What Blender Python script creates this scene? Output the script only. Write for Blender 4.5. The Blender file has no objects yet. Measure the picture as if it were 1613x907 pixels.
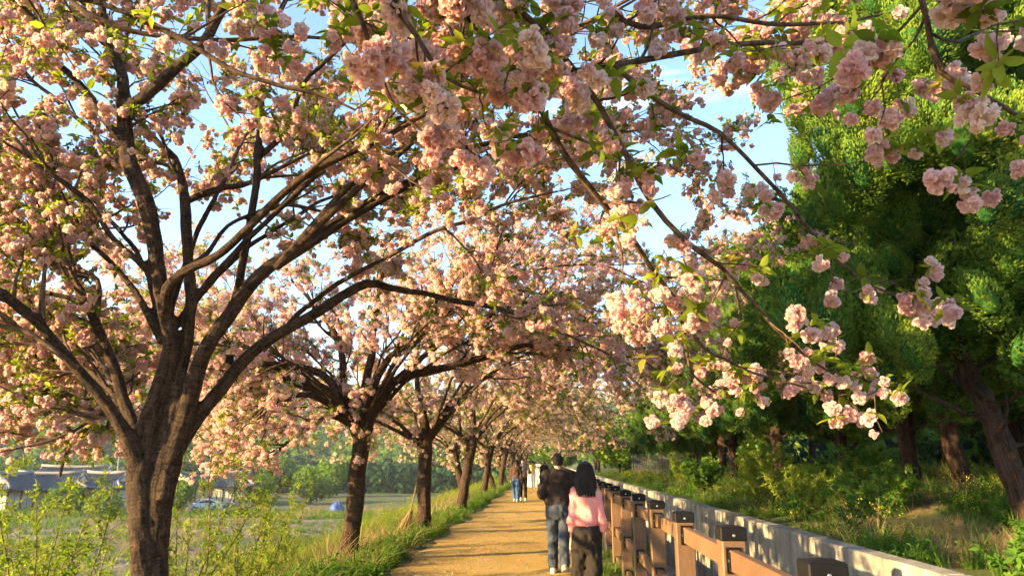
import bpy, math, random
import numpy as np
from mathutils import Vector, Matrix

# ------------------------------------------------------------------ camera, sky, sun, exposure
SC = bpy.context.scene
COL = SC.collection
F_PX, CX, CY = 1173.0, 806.5, 453.5            # focal length and centre of the 1613 x 907 photograph
PITCH = math.atan(273.5 / F_PX)
YAW = math.atan(56.0 / F_PX * math.cos(PITCH))
CAM = np.array([0.0, 0.0, 1.63])
cam_data = bpy.data.cameras.new('camera')
cam_data.sensor_width = 36.0
cam_data.lens = 36.0 * F_PX / 1613.0
cam_data.clip_start = 0.05
cam_data.clip_end = 6000.0
cam = bpy.data.objects.new('camera', cam_data)
cam.location = CAM
cam.rotation_euler = (math.pi / 2 + PITCH, 0.0, YAW)
COL.objects.link(cam)
SC.camera = cam

SUN_EL = math.radians(14.0)
SUN_BACK = math.radians(24.0)                  # how far behind "exactly left" the sun stands
sun_dir = Vector((-math.cos(SUN_BACK) * math.cos(SUN_EL), -math.sin(SUN_BACK) * math.cos(SUN_EL), math.sin(SUN_EL)))
sun_data = bpy.data.lights.new('sun', 'SUN')
sun_data.energy = 4.8
sun_data.angle = math.radians(0.6)
sun_data.color = (1.0, 0.71, 0.34)
sun = bpy.data.objects.new('sun', sun_data)
sun.rotation_euler = sun_dir.to_track_quat('Z', 'Y').to_euler()
COL.objects.link(sun)

world = bpy.data.worlds.new('World')
SC.world = world
world.use_nodes = True
wn, wl = world.node_tree.nodes, world.node_tree.links
wn.clear()
w_out = wn.new('ShaderNodeOutputWorld')
w_bg = wn.new('ShaderNodeBackground')
w_bg.inputs['Strength'].default_value = 0.108
w_sky = wn.new('ShaderNodeTexSky')
w_sky.sky_type = 'NISHITA'
w_sky.sun_disc = False
w_sky.sun_elevation = SUN_EL
w_sky.sun_rotation = math.atan2(sun_dir.x, sun_dir.y)
w_sky.altitude = 100.0
w_sky.air_density = 1.0
w_sky.dust_density = 0.4
w_sky.ozone_density = 3.0
# thin high cloud: stretched noise lightens the sky
w_tc = wn.new('ShaderNodeTexCoord')
w_map = wn.new('ShaderNodeMapping')
w_map.inputs['Scale'].default_value = (1.6, 3.0, 11.0)
w_map.inputs['Rotation'].default_value = (0.12, -0.06, 0.2)
w_noise = wn.new('ShaderNodeTexNoise')
w_noise.inputs['Scale'].default_value = 1.6
w_noise.inputs['Detail'].default_value = 6.0
w_noise.inputs['Roughness'].default_value = 0.55
w_ramp = wn.new('ShaderNodeValToRGB')
w_ramp.color_ramp.elements[0].position = 0.60
w_ramp.color_ramp.elements[0].color = (0, 0, 0, 1)
w_ramp.color_ramp.elements[1].position = 0.80
w_ramp.color_ramp.elements[1].color = (0.55, 0.55, 0.55, 1)
w_mix = wn.new('ShaderNodeMix')
w_mix.data_type = 'RGBA'
w_mix.inputs['B'].default_value = (6.0, 5.9, 5.7, 1)
wl.new(w_tc.outputs['Generated'], w_map.inputs['Vector'])
wl.new(w_map.outputs[0], w_noise.inputs['Vector'])
wl.new(w_noise.outputs['Fac'], w_ramp.inputs[0])
wl.new(w_ramp.outputs[0], w_mix.inputs['Factor'])
wl.new(w_sky.outputs[0], w_mix.inputs['A'])
wl.new(w_mix.outputs['Result'], w_bg.inputs['Color'])
wl.new(w_bg.outputs[0], w_out.inputs['Surface'])

SC.view_settings.view_transform = 'Standard'
SC.view_settings.look = 'None'
SC.view_settings.gamma = 1.0
SC.view_settings.use_curve_mapping = False
SC.view_settings.exposure = 2.5
SC.cycles.max_bounces = 6
SC.cycles.diffuse_bounces = 3
SC.cycles.glossy_bounces = 2
SC.cycles.transmission_bounces = 4
SC.cycles.transparent_max_bounces = 4
SC.cycles.use_adaptive_sampling = True
SC.cycles.adaptive_threshold = 0.04

# ------------------------------------------------------------------ helpers
random.seed(11)
RNG = np.random.default_rng(11)
_cy, _sy, _cp, _sp = math.cos(YAW), math.sin(YAW), math.cos(PITCH), math.sin(PITCH)


def W(px, py, d):
    """world point on the sight line of a photograph pixel at forward distance d (world y = d)"""
    r, u = (px - CX) / F_PX, (CY - py) / F_PX
    fwd, up = _cp - u * _sp, _sp + u * _cp
    x = r * _cy - fwd * _sy
    y = r * _sy + fwd * _cy
    k = d / y
    return np.array([CAM[0] + x * k, d, CAM[2] + up * k])


def project(P):
    P = np.asarray(P, float) - CAM
    x = P[:, 0] * _cy + P[:, 1] * _sy
    y = -P[:, 0] * _sy + P[:, 1] * _cy
    f = y * _cp + P[:, 2] * _sp
    u = -y * _sp + P[:, 2] * _cp
    f = np.where(f < 0.05, 0.05, f)
    return CX + F_PX * x / f, CY - F_PX * u / f, y * _cp + P[:, 2] * _sp


def _hash(i, j, k, seed):
    n = (i * 374761393 + j * 668265263 + k * 2147483647 + seed * 1274126177) & 0xFFFFFFFF
    n = ((n ^ (n >> 13)) * 1274126177) & 0xFFFFFFFF
    n = n ^ (n >> 16)
    return (n & 0xFFFF) / 65535.0


def vnoise(P, seed=0):
    P = np.asarray(P, float)
    I = np.floor(P).astype(np.int64)
    f = P - I
    f = f * f * (3 - 2 * f)
    r = 0
    for a in (0, 1):
        for b in (0, 1):
            for c in (0, 1):
                w = (f[:, 0] if a else 1 - f[:, 0]) * (f[:, 1] if b else 1 - f[:, 1]) * (f[:, 2] if c else 1 - f[:, 2])
                r = r + w * _hash(I[:, 0] + a, I[:, 1] + b, I[:, 2] + c, seed)
    return r * 2 - 1


def fbm(P, seed=0, octaves=3):
    P = np.asarray(P, float)
    r, a = 0, 1.0
    for o in range(octaves):
        r = r + a * vnoise(P * (2 ** o), seed + o)
        a *= 0.5
    return r


def unit(v):
    return v / np.maximum(np.linalg.norm(v, axis=-1, keepdims=True), 1e-9)


def mesh_np(name, V, faces, mats=(), smooth=True, attrs=None, mat_idx=None):
    """faces: list of (n,k) integer arrays"""
    me = bpy.data.meshes.new(name)
    V = np.asarray(V, np.float32)
    if isinstance(faces, list) and faces and not hasattr(faces[0], 'shape'):
        faces = np.array(faces)
    faces = [np.asarray(f, np.int32) for f in (faces if isinstance(faces, list) else [faces]) if len(f)]
    me.vertices.add(len(V))
    me.vertices.foreach_set('co', V.ravel())
    if faces:
        loops = np.concatenate([f.ravel() for f in faces])
        tot = np.concatenate([np.full(len(f), f.shape[1], np.int32) for f in faces])
        start = np.concatenate([[0], np.cumsum(tot)[:-1]]).astype(np.int32)
        me.loops.add(len(loops))
        me.loops.foreach_set('vertex_index', loops)
        me.polygons.add(len(tot))
        me.polygons.foreach_set('loop_start', start)
        me.polygons.foreach_set('loop_total', tot)
        me.polygons.foreach_set('use_smooth', np.full(len(tot), bool(smooth)))
        if mat_idx is not None:
            me.polygons.foreach_set('material_index', np.asarray(mat_idx, np.int32))
    for m in mats:
        me.materials.append(m)
    for k, arr in (attrs or {}).items():
        arr = np.asarray(arr, np.float32)
        a = me.attributes.new(k, 'FLOAT_VECTOR' if arr.ndim == 2 else 'FLOAT', 'POINT')
        a.data.foreach_set('vector' if arr.ndim == 2 else 'value', arr.ravel())
    me.update(calc_edges=True)
    me.validate()
    return me


def link(name, data, parent=None, loc=(0, 0, 0), rot=(0, 0, 0), **tags):
    o = bpy.data.objects.new(name, data)
    COL.objects.link(o)
    o.location = loc
    o.rotation_euler = rot
    if parent is not None:
        o.parent = parent
    for k, v in tags.items():
        o['category' if k == 'cat' else k] = v
    return o


def empty(name, loc, rz=0.0, **tags):
    o = link(name, None, None, loc, (0, 0, rz), **tags)
    o.empty_display_size = 0.2
    return o


class MB:
    """collects shapes into one mesh"""

    def __init__(self):
        self.V, self.F, self.n = [], {3: [], 4: []}, 0

    def add(self, V, F):
        V = np.asarray(V, float)
        F = np.asarray(F, int)
        self.V.append(V)
        self.F.setdefault(F.shape[1], []).append(F + self.n)
        self.n += len(V)
        return self

    def box(self, c, s, bevel=0.0, rot=None):
        c, h = np.asarray(c, float), np.asarray(s, float) / 2
        if bevel <= 0:
            V = np.array([[x, y, z] for x in (-1, 1) for y in (-1, 1) for z in (-1, 1)]) * h
            Fq = [[0, 1, 3, 2], [4, 6, 7, 5], [0, 4, 5, 1], [2, 3, 7, 6], [0, 2, 6, 4], [1, 5, 7, 3]]
            if rot is not None:
                V = V @ np.asarray(rot).T
            self.add(V + c, Fq)
        else:
            # chamfered along the vertical edges and the top and bottom rims
            b = min(bevel, h.min() * 0.9)
            ring = lambda hx, hy, bb, z: [[-hx + bb, -hy, z], [hx - bb, -hy, z], [hx, -hy + bb, z], [hx, hy - bb, z],
                                          [hx - bb, hy, z], [-hx + bb, hy, z], [-hx, hy - bb, z], [-hx, -hy + bb, z]]
            V = ring(h[0] - b, h[1] - b, b * .5, -h[2]) + ring(h[0], h[1], b, -h[2] + b) + ring(h[0], h[1], b, h[2] - b) + ring(h[0] - b, h[1] - b, b * .5, h[2])
            V = np.array(V)
            if rot is not None:
                V = V @ np.asarray(rot).T
            Fq = [[r * 8 + i, r * 8 + (i + 1) % 8, r * 8 + 8 + (i + 1) % 8, r * 8 + 8 + i] for r in range(3) for i in range(8)]
            n0 = self.n
            self.add(V + c, Fq)
            for base, order in ((0, (7, 6, 5, 4, 3, 2, 1, 0)), (24, range(8))):
                q = [n0 + base + i for i in order]
                self.F[4].append(np.array([[q[0], q[1], q[2], q[3]], [q[0], q[3], q[4], q[7]], [q[4], q[5], q[6], q[7]]]))
        return self

    def tube(self, pts, rad, sides=8, caps=True):
        V, F, _ = tube(np.asarray(pts, float), np.asarray(rad, float) * np.ones(len(pts)), sides)
        n0 = self.n
        self.add(V, F)
        if caps:
            self.V.append(np.array([pts[0], pts[-1]], float))
            a, b = self.n, self.n + 1
            self.n += 2
            m = len(pts)
            i = np.arange(sides)
            j = (i + 1) % sides
            self.F[3].append(np.stack([np.full(sides, a), n0 + j, n0 + i], 1))
            e = n0 + (m - 1) * sides
            self.F[3].append(np.stack([np.full(sides, b), e + i, e + j], 1))
        return self

    def mesh(self, name, mat, smooth=False, attrs=None):
        V = np.concatenate(self.V)
        faces = [np.concatenate(v) for k, v in sorted(self.F.items()) if v]
        return mesh_np(name, V, faces, [mat] if mat else [], smooth, attrs)

    def build(self, name, mat, parent=None, smooth=False, **kw):
        return link(name, self.mesh(name, mat, smooth), parent, **kw)


def tube(P, R, sides=8, twist=None):
    """one tube: verts, quads, bark coordinates"""
    T = unit(np.gradient(P, axis=0))
    a = np.array([0.0, 0.0, 1.0]) if abs(T[0, 2]) < 0.8 else np.array([1.0, 0.0, 0.0])
    us = []
    u = a - T[0] * (a @ T[0])
    for t in T:
        u = u - t * (u @ t)
        u = u / max(np.linalg.norm(u), 1e-9)
        us.append(u)
    U = np.array(us)
    Vv = np.cross(T, U)
    th = np.linspace(0, 2 * np.pi, sides, endpoint=False)
    ring = U[:, None, :] * np.cos(th)[None, :, None] + Vv[:, None, :] * np.sin(th)[None, :, None]
    V = (P[:, None, :] + ring * R[:, None, None]).reshape(-1, 3)
    n = len(P)
    i = np.arange(n - 1)[:, None] * sides
    j = np.arange(sides)[None, :]
    j2 = (j + 1) % sides
    Fq = np.stack([i + j, i + j2, i + sides + j2, i + sides + j], -1).reshape(-1, 4)
    L = np.concatenate([[0], np.cumsum(np.linalg.norm(np.diff(P, axis=0), axis=1))])
    B = np.concatenate([np.tile(np.stack([np.cos(th), np.sin(th)], 1), (n, 1)) * np.repeat(R, sides)[:, None], np.repeat(L, sides)[:, None]], 1)
    return V, Fq, B


def tubes(P, R, sides=4):
    """a batch of equally long tubes: P (N,n,3), R (N,n)"""
    N, n, _ = P.shape
    T = unit(np.gradient(P, axis=1))
    a = np.where(np.abs(T[:, :1, 2:3]) < 0.7, np.array([[[0, 0, 1.0]]]), np.array([[[1.0, 0, 0]]]))
    U = unit(np.cross(T, a))
    Vv = np.cross(T, U)
    th = np.linspace(0, 2 * np.pi, sides, endpoint=False)
    ring = U[:, :, None, :] * np.cos(th)[:, None] + Vv[:, :, None, :] * np.sin(th)[:, None]
    V = (P[:, :, None, :] + ring * R[:, :, None, None]).reshape(-1, 3)
    base = (np.arange(N) * n * sides)[:, None, None]
    i = (np.arange(n - 1) * sides)[None, :, None]
    j = np.arange(sides)[None, None, :]
    j2 = (j + 1) % sides
    Fq = np.stack([base + i + j, base + i + j2, base + i + sides + j2, base + i + sides + j], -1).reshape(-1, 4)
    L = np.concatenate([np.zeros((N, 1)), np.cumsum(np.linalg.norm(np.diff(P, axis=1), axis=2), axis=1)], 1)
    L = L + RNG.uniform(0, 9, (N, 1))
    B = np.stack([np.broadcast_to(np.cos(th), (N, n, sides)) * R[:, :, None], np.broadcast_to(np.sin(th), (N, n, sides)) * R[:, :, None],
                  np.broadcast_to(L[:, :, None], (N, n, sides))], -1).reshape(-1, 3)
    return V, Fq, B


def spline(ctrl, step=0.1):
    """Catmull-Rom through control points (any columns), resampled"""
    C = np.asarray(ctrl, float)
    C = np.vstack([2 * C[0] - C[1], C, 2 * C[-1] - C[-2]])
    out = []
    for i in range(1, len(C) - 2):
        p0, p1, p2, p3 = C[i - 1], C[i], C[i + 1], C[i + 2]
        m = max(2, int(np.linalg.norm((p2 - p1)[:3]) / step))
        t = np.linspace(0, 1, m, endpoint=False)[:, None]
        out.append(0.5 * (2 * p1 + (p2 - p0) * t + (2 * p0 - 5 * p1 + 4 * p2 - p3) * t ** 2 + (3 * p1 - p0 - 3 * p2 + p3) * t ** 3))
    out.append(C[-2][None])
    return np.concatenate(out)


def euler_from_dirs(D, roll):
    """euler XYZ so that local +Z points along D, with a spin about it"""
    out = np.zeros((len(D), 3))
    for i, (d, r) in enumerate(zip(D, roll)):
        q = Vector(d).to_track_quat('Z', 'Y')
        q = q @ Matrix.Rotation(r, 3, 'Z').to_quaternion()
        out[i] = q.to_euler()
    return out


_groups = {}


def scatter_group(protos):
    key = tuple(p.name for p in protos)
    if key in _groups:
        return _groups[key]
    ng = bpy.data.node_groups.new('scatter', 'GeometryNodeTree')
    ng.interface.new_socket('Geometry', in_out='INPUT', socket_type='NodeSocketGeometry')
    ng.interface.new_socket('Geometry', in_out='OUTPUT', socket_type='NodeSocketGeometry')
    N, L = ng.nodes, ng.links
    gi, go = N.new('NodeGroupInput'), N.new('NodeGroupOutput')
    iop = N.new('GeometryNodeInstanceOnPoints')
    join = N.new('GeometryNodeJoinGeometry')
    for p in protos:
        oi = N.new('GeometryNodeObjectInfo')
        oi.inputs['Object'].default_value = p
        gti = N.new('GeometryNodeGeometryToInstance')
        L.new(oi.outputs['Geometry'], gti.inputs[0])
        L.new(gti.outputs[0], join.inputs[0])

    def attr(name, typ):
        a = N.new('GeometryNodeInputNamedAttribute')
        a.data_type = typ
        a.inputs['Name'].default_value = name
        return a.outputs['Attribute']
    L.new(gi.outputs[0], iop.inputs['Points'])
    L.new(join.outputs[0], iop.inputs['Instance'])
    iop.inputs['Pick Instance'].default_value = True
    L.new(attr('pid', 'INT'), iop.inputs['Instance Index'])
    e2r = N.new('FunctionNodeEulerToRotation')
    L.new(attr('rot', 'FLOAT_VECTOR'), e2r.inputs[0])
    L.new(e2r.outputs[0], iop.inputs['Rotation'])
    L.new(attr('scl', 'FLOAT_VECTOR'), iop.inputs['Scale'])
    L.new(iop.outputs[0], go.inputs[0])
    _groups[key] = ng
    return ng


def scatter(name, pts, rots, scl, protos, parent=None, pid=None, **tags):
    pts = np.asarray(pts, np.float32)
    n = len(pts)
    scl = np.asarray(scl, np.float32)
    if scl.ndim == 1:
        scl = np.repeat(scl[:, None], 3, 1)
    me = mesh_np(name, pts, [], attrs={'rot': rots, 'scl': scl})
    a = me.attributes.new('pid', 'INT', 'POINT')
    a.data.foreach_set('value', np.asarray(RNG.integers(0, len(protos), n) if pid is None else pid, np.int32))
    for p in protos:
        for m in p.data.materials:
            if m.name not in me.materials:
                me.materials.append(m)
    o = link(name, me, parent, **tags)
    md = o.modifiers.new('scatter', 'NODES')
    md.node_group = scatter_group(protos)
    return o


def proto(name, me):
    return bpy.data.objects.new(name, me)      # never linked: only a shape for scattering


# ------------------------------------------------------------------ materials
def mat(name):
    m = bpy.data.materials.new(name)
    m.use_nodes = True
    nt = m.node_tree
    nt.nodes.clear()
    out = nt.nodes.new('ShaderNodeOutputMaterial')
    return m, nt.nodes, nt.links, out


def ramp(N, stops, interp='LINEAR'):
    r = N.new('ShaderNodeValToRGB')
    e = r.color_ramp.elements
    r.color_ramp.interpolation = interp
    while len(e) < len(stops):
        e.new(0.5)
    for el, (p, c) in zip(e, stops):
        el.position = p
        el.color = (*c, 1) if len(c) == 3 else c
    return r


def math_node(N, L, op, a, b=None):
    n = N.new('ShaderNodeMath')
    n.operation = op
    for i, v in enumerate((a, b)):
        if v is None:
            continue
        if isinstance(v, (int, float)):
            n.inputs[i].default_value = v
        else:
            L.new(v, n.inputs[i])
    return n.outputs[0]


def mix_col(N, L, fac, a, b, mode='MIX'):
    n = N.new('ShaderNodeMix')
    n.data_type = 'RGBA'
    n.blend_type = mode
    for k, v in (('Factor', fac), ('A', a), ('B', b)):
        if isinstance(v, (int, float)):
            n.inputs[k].default_value = v
        elif isinstance(v, tuple):
            n.inputs[k].default_value = (*v, 1)
        else:
            L.new(v, n.inputs[k])
    return n.outputs['Result']


def noise_node(N, L, scale, detail=4, rough=0.55, vec=None, stretch=None):
    n = N.new('ShaderNodeTexNoise')
    n.inputs['Scale'].default_value = scale
    n.inputs['Detail'].default_value = detail
    n.inputs['Roughness'].default_value = rough
    if vec is None and stretch is not None:
        vec = N.new('ShaderNodeNewGeometry').outputs['Position']
    if stretch is not None:
        mp = N.new('ShaderNodeMapping')
        mp.inputs['Scale'].default_value = stretch
        L.new(vec, mp.inputs[0])
        vec = mp.outputs[0]
    elif vec is None:
        vec = N.new('ShaderNodeNewGeometry').outputs['Position']
    L.new(vec, n.inputs['Vector'])
    return n.outputs['Fac']


def bump(N, L, h, strength, dist):
    b = N.new('ShaderNodeBump')
    b.inputs['Strength'].default_value = strength
    b.inputs['Distance'].default_value = dist
    L.new(h, b.inputs['Height'])
    return b.outputs[0]


def foliage_mat(name, stops, tip=None, translucent=0.35, rough=0.6, spec=0.25, trans_tint=(1, 1, 1)):
    """leaf or petal: per-instance colour, 't' attribute from base to tip, light through it"""
    m, N, L, out = mat(name)
    oi = N.new('ShaderNodeObjectInfo')
    r = ramp(N, stops)
    L.new(oi.outputs['Random'], r.inputs[0])
    col = r.outputs[0]
    if tip is not None:
        at = N.new('ShaderNodeAttribute')
        at.attribute_name = 't'
        col = mix_col(N, L, at.outputs['Fac'], col, mix_col(N, L, 0.75, col, tip))
    if spec > .35:
        p = N.new('ShaderNodeBsdfPrincipled')
        p.inputs['Roughness'].default_value = rough
        p.inputs['Specular IOR Level'].default_value = spec
        L.new(col, p.inputs['Base Color'])
    else:
        p = N.new('ShaderNodeBsdfDiffuse')
        L.new(col, p.inputs['Color'])
    t = N.new('ShaderNodeBsdfTranslucent')
    L.new(mix_col(N, L, 1.0, col, trans_tint, 'MULTIPLY'), t.inputs['Color'])
    ms = N.new('ShaderNodeMixShader')
    ms.inputs[0].default_value = translucent
    L.new(p.outputs[0], ms.inputs[1])
    L.new(t.outputs[0], ms.inputs[2])
    L.new(ms.outputs[0], out.inputs['Surface'])
    return m


def simple_mat(name, c, rough=0.6, var=0.15, scale=8.0, bump_s=0.0, bump_d=0.01, spec=0.3, metal=0.0, stretch=None, dark=None, detail=5):
    m, N, L, out = mat(name)
    p = N.new('ShaderNodeBsdfPrincipled')
    tc = N.new('ShaderNodeTexCoord').outputs['Object']
    n = noise_node(N, L, scale, detail, 0.6, tc, stretch)
    lo = dark if dark is not None else tuple(v * (1 - var) for v in c)
    hi = tuple(min(1, v * (1 + var)) for v in c)
    r = ramp(N, [(0.3, lo), (0.7, hi)])
    L.new(n, r.inputs[0])
    L.new(r.outputs[0], p.inputs['Base Color'])
    p.inputs['Roughness'].default_value = rough
    p.inputs['Specular IOR Level'].default_value = spec
    p.inputs['Metallic'].default_value = metal
    if bump_s:
        L.new(bump(N, L, n, bump_s, bump_d), p.inputs['Normal'])
    L.new(p.outputs[0], out.inputs['Surface'])
    return m


def bark_mat(name, dark, light, lichen, band, ridge, zscale=14.0, depth=0.02):
    m, N, L, out = mat(name)
    at = N.new('ShaderNodeAttribute')
    at.attribute_name = 'bark'
    v = at.outputs['Vector']
    n_band = noise_node(N, L, 6.0, 6, 0.65, v, band)
    n_ridge = noise_node(N, L, 10.0, 6, 0.7, v, ridge)
    n_big = noise_node(N, L, 1.6, 4, 0.6)
    n_fine = noise_node(N, L, 60.0, 4, 0.7)
    h = math_node(N, L, 'ADD', math_node(N, L, 'MULTIPLY', n_band, 0.45), math_node(N, L, 'MULTIPLY', n_ridge, 0.8))
    h = math_node(N, L, 'ADD', h, math_node(N, L, 'MULTIPLY', n_fine, 0.45))
    r = ramp(N, [(0.66, tuple(v * .55 for v in dark)), (0.76, dark), (0.88, tuple((a + b) / 2 for a, b in zip(dark, light))), (1.0, light)])
    L.new(h, r.inputs[0])
    rl = ramp(N, [(0.58, (0, 0, 0)), (0.72, (1, 1, 1))])
    L.new(n_big, rl.inputs[0])
    col = mix_col(N, L, math_node(N, L, 'MULTIPLY', rl.outputs[0], 0.45), r.outputs[0], lichen)
    p = N.new('ShaderNodeBsdfPrincipled')
    p.inputs['Roughness'].default_value = 0.85
    p.inputs['Specular IOR Level'].default_value = 0.2
    L.new(col, p.inputs['Base Color'])
    L.new(bump(N, L, h, 1.0, depth * 1.8), p.inputs['Normal'])
    L.new(p.outputs[0], out.inputs['Surface'])
    return m


M = {}
M['bark'] = bark_mat('cherry_bark', (0.018, 0.010, 0.006), (0.105, 0.060, 0.032), (0.095, 0.070, 0.042), (0.9, 0.9, 9.0), (3.0, 3.0, 0.9), depth=0.02)
M['twig'] = bark_mat('cherry_twig', (0.05, 0.030, 0.020), (0.17, 0.11, 0.07), (0.20, 0.15, 0.09), (1.2, 1.2, 3.0), (2.0, 2.0, 1.0), depth=0.004)
M['cbark'] = bark_mat('conifer_bark', (0.022, 0.013, 0.009), (0.14, 0.072, 0.045), (0.16, 0.12, 0.09), (4.0, 4.0, 0.5), (8.0, 8.0, 0.35), depth=0.03)
M['blossom'] = foliage_mat('blossom_petal', [(0.0, (0.80, 0.41, 0.45)), (0.35, (0.87, 0.54, 0.56)), (0.75, (0.91, 0.67, 0.66)), (1.0, (0.93, 0.78, 0.73))], (0.96, 0.82, 0.75), 0.50, 0.7, 0.15, (1.0, 0.95, 0.88))
M['leaf'] = foliage_mat('cherry_leaf', [(0.0, (0.11, 0.145, 0.022)), (0.5, (0.19, 0.25, 0.030)), (0.85, (0.29, 0.33, 0.045)), (1.0, (0.30, 0.22, 0.06))], None, 0.55, 0.5, 0.3, (1.3, 1.35, 0.6))
M['shoot'] = foliage_mat('shoot_leaf', [(0.0, (0.13, 0.20, 0.02)), (0.6, (0.21, 0.28, 0.03)), (1.0, (0.30, 0.34, 0.05))], None, 0.45, 0.5, 0.3, (1.2, 1.3, 0.5))
M['grass'] = foliage_mat('grass_blade', [(0.0, (0.05, 0.11, 0.015)), (0.5, (0.10, 0.18, 0.022)), (1.0, (0.20, 0.25, 0.045))], None, 0.35, 0.6, 0.25, (1.1, 1.2, 0.6))
M['weed'] = foliage_mat('weed_leaf', [(0.0, (0.05, 0.12, 0.018)), (0.6, (0.09, 0.19, 0.025)), (1.0, (0.17, 0.26, 0.04))], None, 0.4, 0.5, 0.3, (1.1, 1.25, 0.6))
M['straw'] = foliage_mat('dry_straw', [(0.0, (0.22, 0.14, 0.06)), (0.5, (0.36, 0.25, 0.11)), (1.0, (0.46, 0.36, 0.18))], None, 0.2, 0.7, 0.2)
M['rape'] = foliage_mat('yellow_flower', [(0.0, (0.55, 0.45, 0.02)), (1.0, (0.75, 0.62, 0.04))], None, 0.3, 0.6, 0.2)
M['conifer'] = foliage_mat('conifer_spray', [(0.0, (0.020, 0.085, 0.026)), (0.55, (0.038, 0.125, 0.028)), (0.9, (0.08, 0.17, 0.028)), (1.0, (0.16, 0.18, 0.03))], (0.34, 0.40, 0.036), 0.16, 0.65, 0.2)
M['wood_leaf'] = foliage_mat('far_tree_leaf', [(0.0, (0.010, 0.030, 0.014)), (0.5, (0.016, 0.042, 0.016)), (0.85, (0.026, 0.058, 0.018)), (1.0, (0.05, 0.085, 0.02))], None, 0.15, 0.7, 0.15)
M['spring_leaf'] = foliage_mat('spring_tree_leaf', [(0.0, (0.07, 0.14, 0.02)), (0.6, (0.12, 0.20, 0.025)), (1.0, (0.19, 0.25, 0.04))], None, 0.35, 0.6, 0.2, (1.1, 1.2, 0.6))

# ------------------------------------------------------------------ the ground, the path, the channel
def smooth01(t):
    t = np.clip(t, 0, 1)
    return t * t * (3 - 2 * t)


FIELD_Z = -4.6


def gz(x, y):
    x, y = np.broadcast_arrays(np.asarray(x, float), np.asarray(y, float))
    P = np.stack([x.ravel(), y.ravel(), np.zeros(x.size)], 1)
    n1 = fbm(P * 0.35, 3).reshape(x.shape)
    n2 = fbm(P * 1.7, 5).reshape(x.shape)
    left = FIELD_Z * (.55 * smooth01((-x - 2.5) / 12.0) + .45 * np.clip((-x - 3.1) / 11.4, 0, 1)) + (0.10 * n1 + 0.035 * n2) * smooth01((-x - 2.7) / 1.5)
    mid = 0.0 * x
    right = 0.55 + 0.65 * smooth01((x - 3.6) / 6.0) + (0.10 * n1 + 0.05 * n2) * smooth01((x - 3.7) / 1.0) + 1.8 * smooth01((x - 16) / 30.0)
    z = np.where(x < -2.3, left, mid)
    z = np.where(x > 1.43, -1.25, z)
    z = np.where(x > 3.5, right, z)
    return z


def ground_mat():
    m, N, L, out = mat('ground_soil_and_grass')
    pos = N.new('ShaderNodeNewGeometry').outputs['Position']
    n1 = noise_node(N, L, 0.9, 5, 0.6, pos)
    n2 = noise_node(N, L, 9.0, 5, 0.7, pos)
    n3 = noise_node(N, L, 0.07, 4, 0.6, pos)
    soil = ramp(N, [(0.3, (0.085, 0.058, 0.032)), (0.7, (0.20, 0.145, 0.078))])
    L.new(n2, soil.inputs[0])
    grass = ramp(N, [(0.3, (0.055, 0.085, 0.018)), (0.7, (0.13, 0.16, 0.035))])
    L.new(n2, grass.inputs[0])
    f = ramp(N, [(0.40, (0, 0, 0)), (0.56, (1, 1, 1))])
    L.new(math_node(N, L, 'ADD', math_node(N, L, 'MULTIPLY', n1, 0.7), math_node(N, L, 'MULTIPLY', n3, 0.3)), f.inputs[0])
    p = N.new('ShaderNodeBsdfPrincipled')
    p.inputs['Roughness'].default_value = 0.95
    p.inputs['Specular IOR Level'].default_value = 0.1
    L.new(mix_col(N, L, f.outputs[0], soil.outputs[0], grass.outputs[0]), p.inputs['Base Color'])
    L.new(bump(N, L, n2, 0.6, 0.05), p.inputs['Normal'])
    L.new(p.outputs[0], out.inputs['Surface'])
    return m


def path_mat():
    m, N, L, out = mat('sandy_path')
    pos = N.new('ShaderNodeNewGeometry').outputs['Position']
    big = noise_node(N, L, 0.55, 4, 0.6, pos)
    rake = noise_node(N, L, 2.2, 6, 0.7, pos, (1.3, 7.0, 1.0))
    fine = noise_node(N, L, 38.0, 5, 0.75, pos)
    grit = N.new('ShaderNodeTexVoronoi')
    grit.inputs['Scale'].default_value = 55.0
    L.new(pos, grit.inputs['Vector'])
    mixv = math_node(N, L, 'ADD', math_node(N, L, 'MULTIPLY', fine, 0.5), math_node(N, L, 'ADD', math_node(N, L, 'MULTIPLY', rake, 0.35), math_node(N, L, 'MULTIPLY', big, 0.3)))
    r = ramp(N, [(0.40, (0.17, 0.098, 0.030)), (0.56, (0.40, 0.255, 0.068)), (0.74, (0.57, 0.39, 0.125))])
    L.new(mixv, r.inputs[0])
    p = N.new('ShaderNodeBsdfPrincipled')
    p.inputs['Roughness'].default_value = 0.95
    p.inputs['Specular IOR Level'].default_value = 0.1
    L.new(r.outputs[0], p.inputs['Base Color'])
    h = math_node(N, L, 'ADD', math_node(N, L, 'MULTIPLY', fine, 0.4), math_node(N, L, 'MULTIPLY', rake, 1.0))
    h = math_node(N, L, 'ADD', h, math_node(N, L, 'MULTIPLY', grit.outputs['Distance'], 0.35))
    L.new(bump(N, L, h, 0.8, 0.02), p.inputs['Normal'])
    L.new(p.outputs[0], out.inputs['Surface'])
    return m


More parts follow.
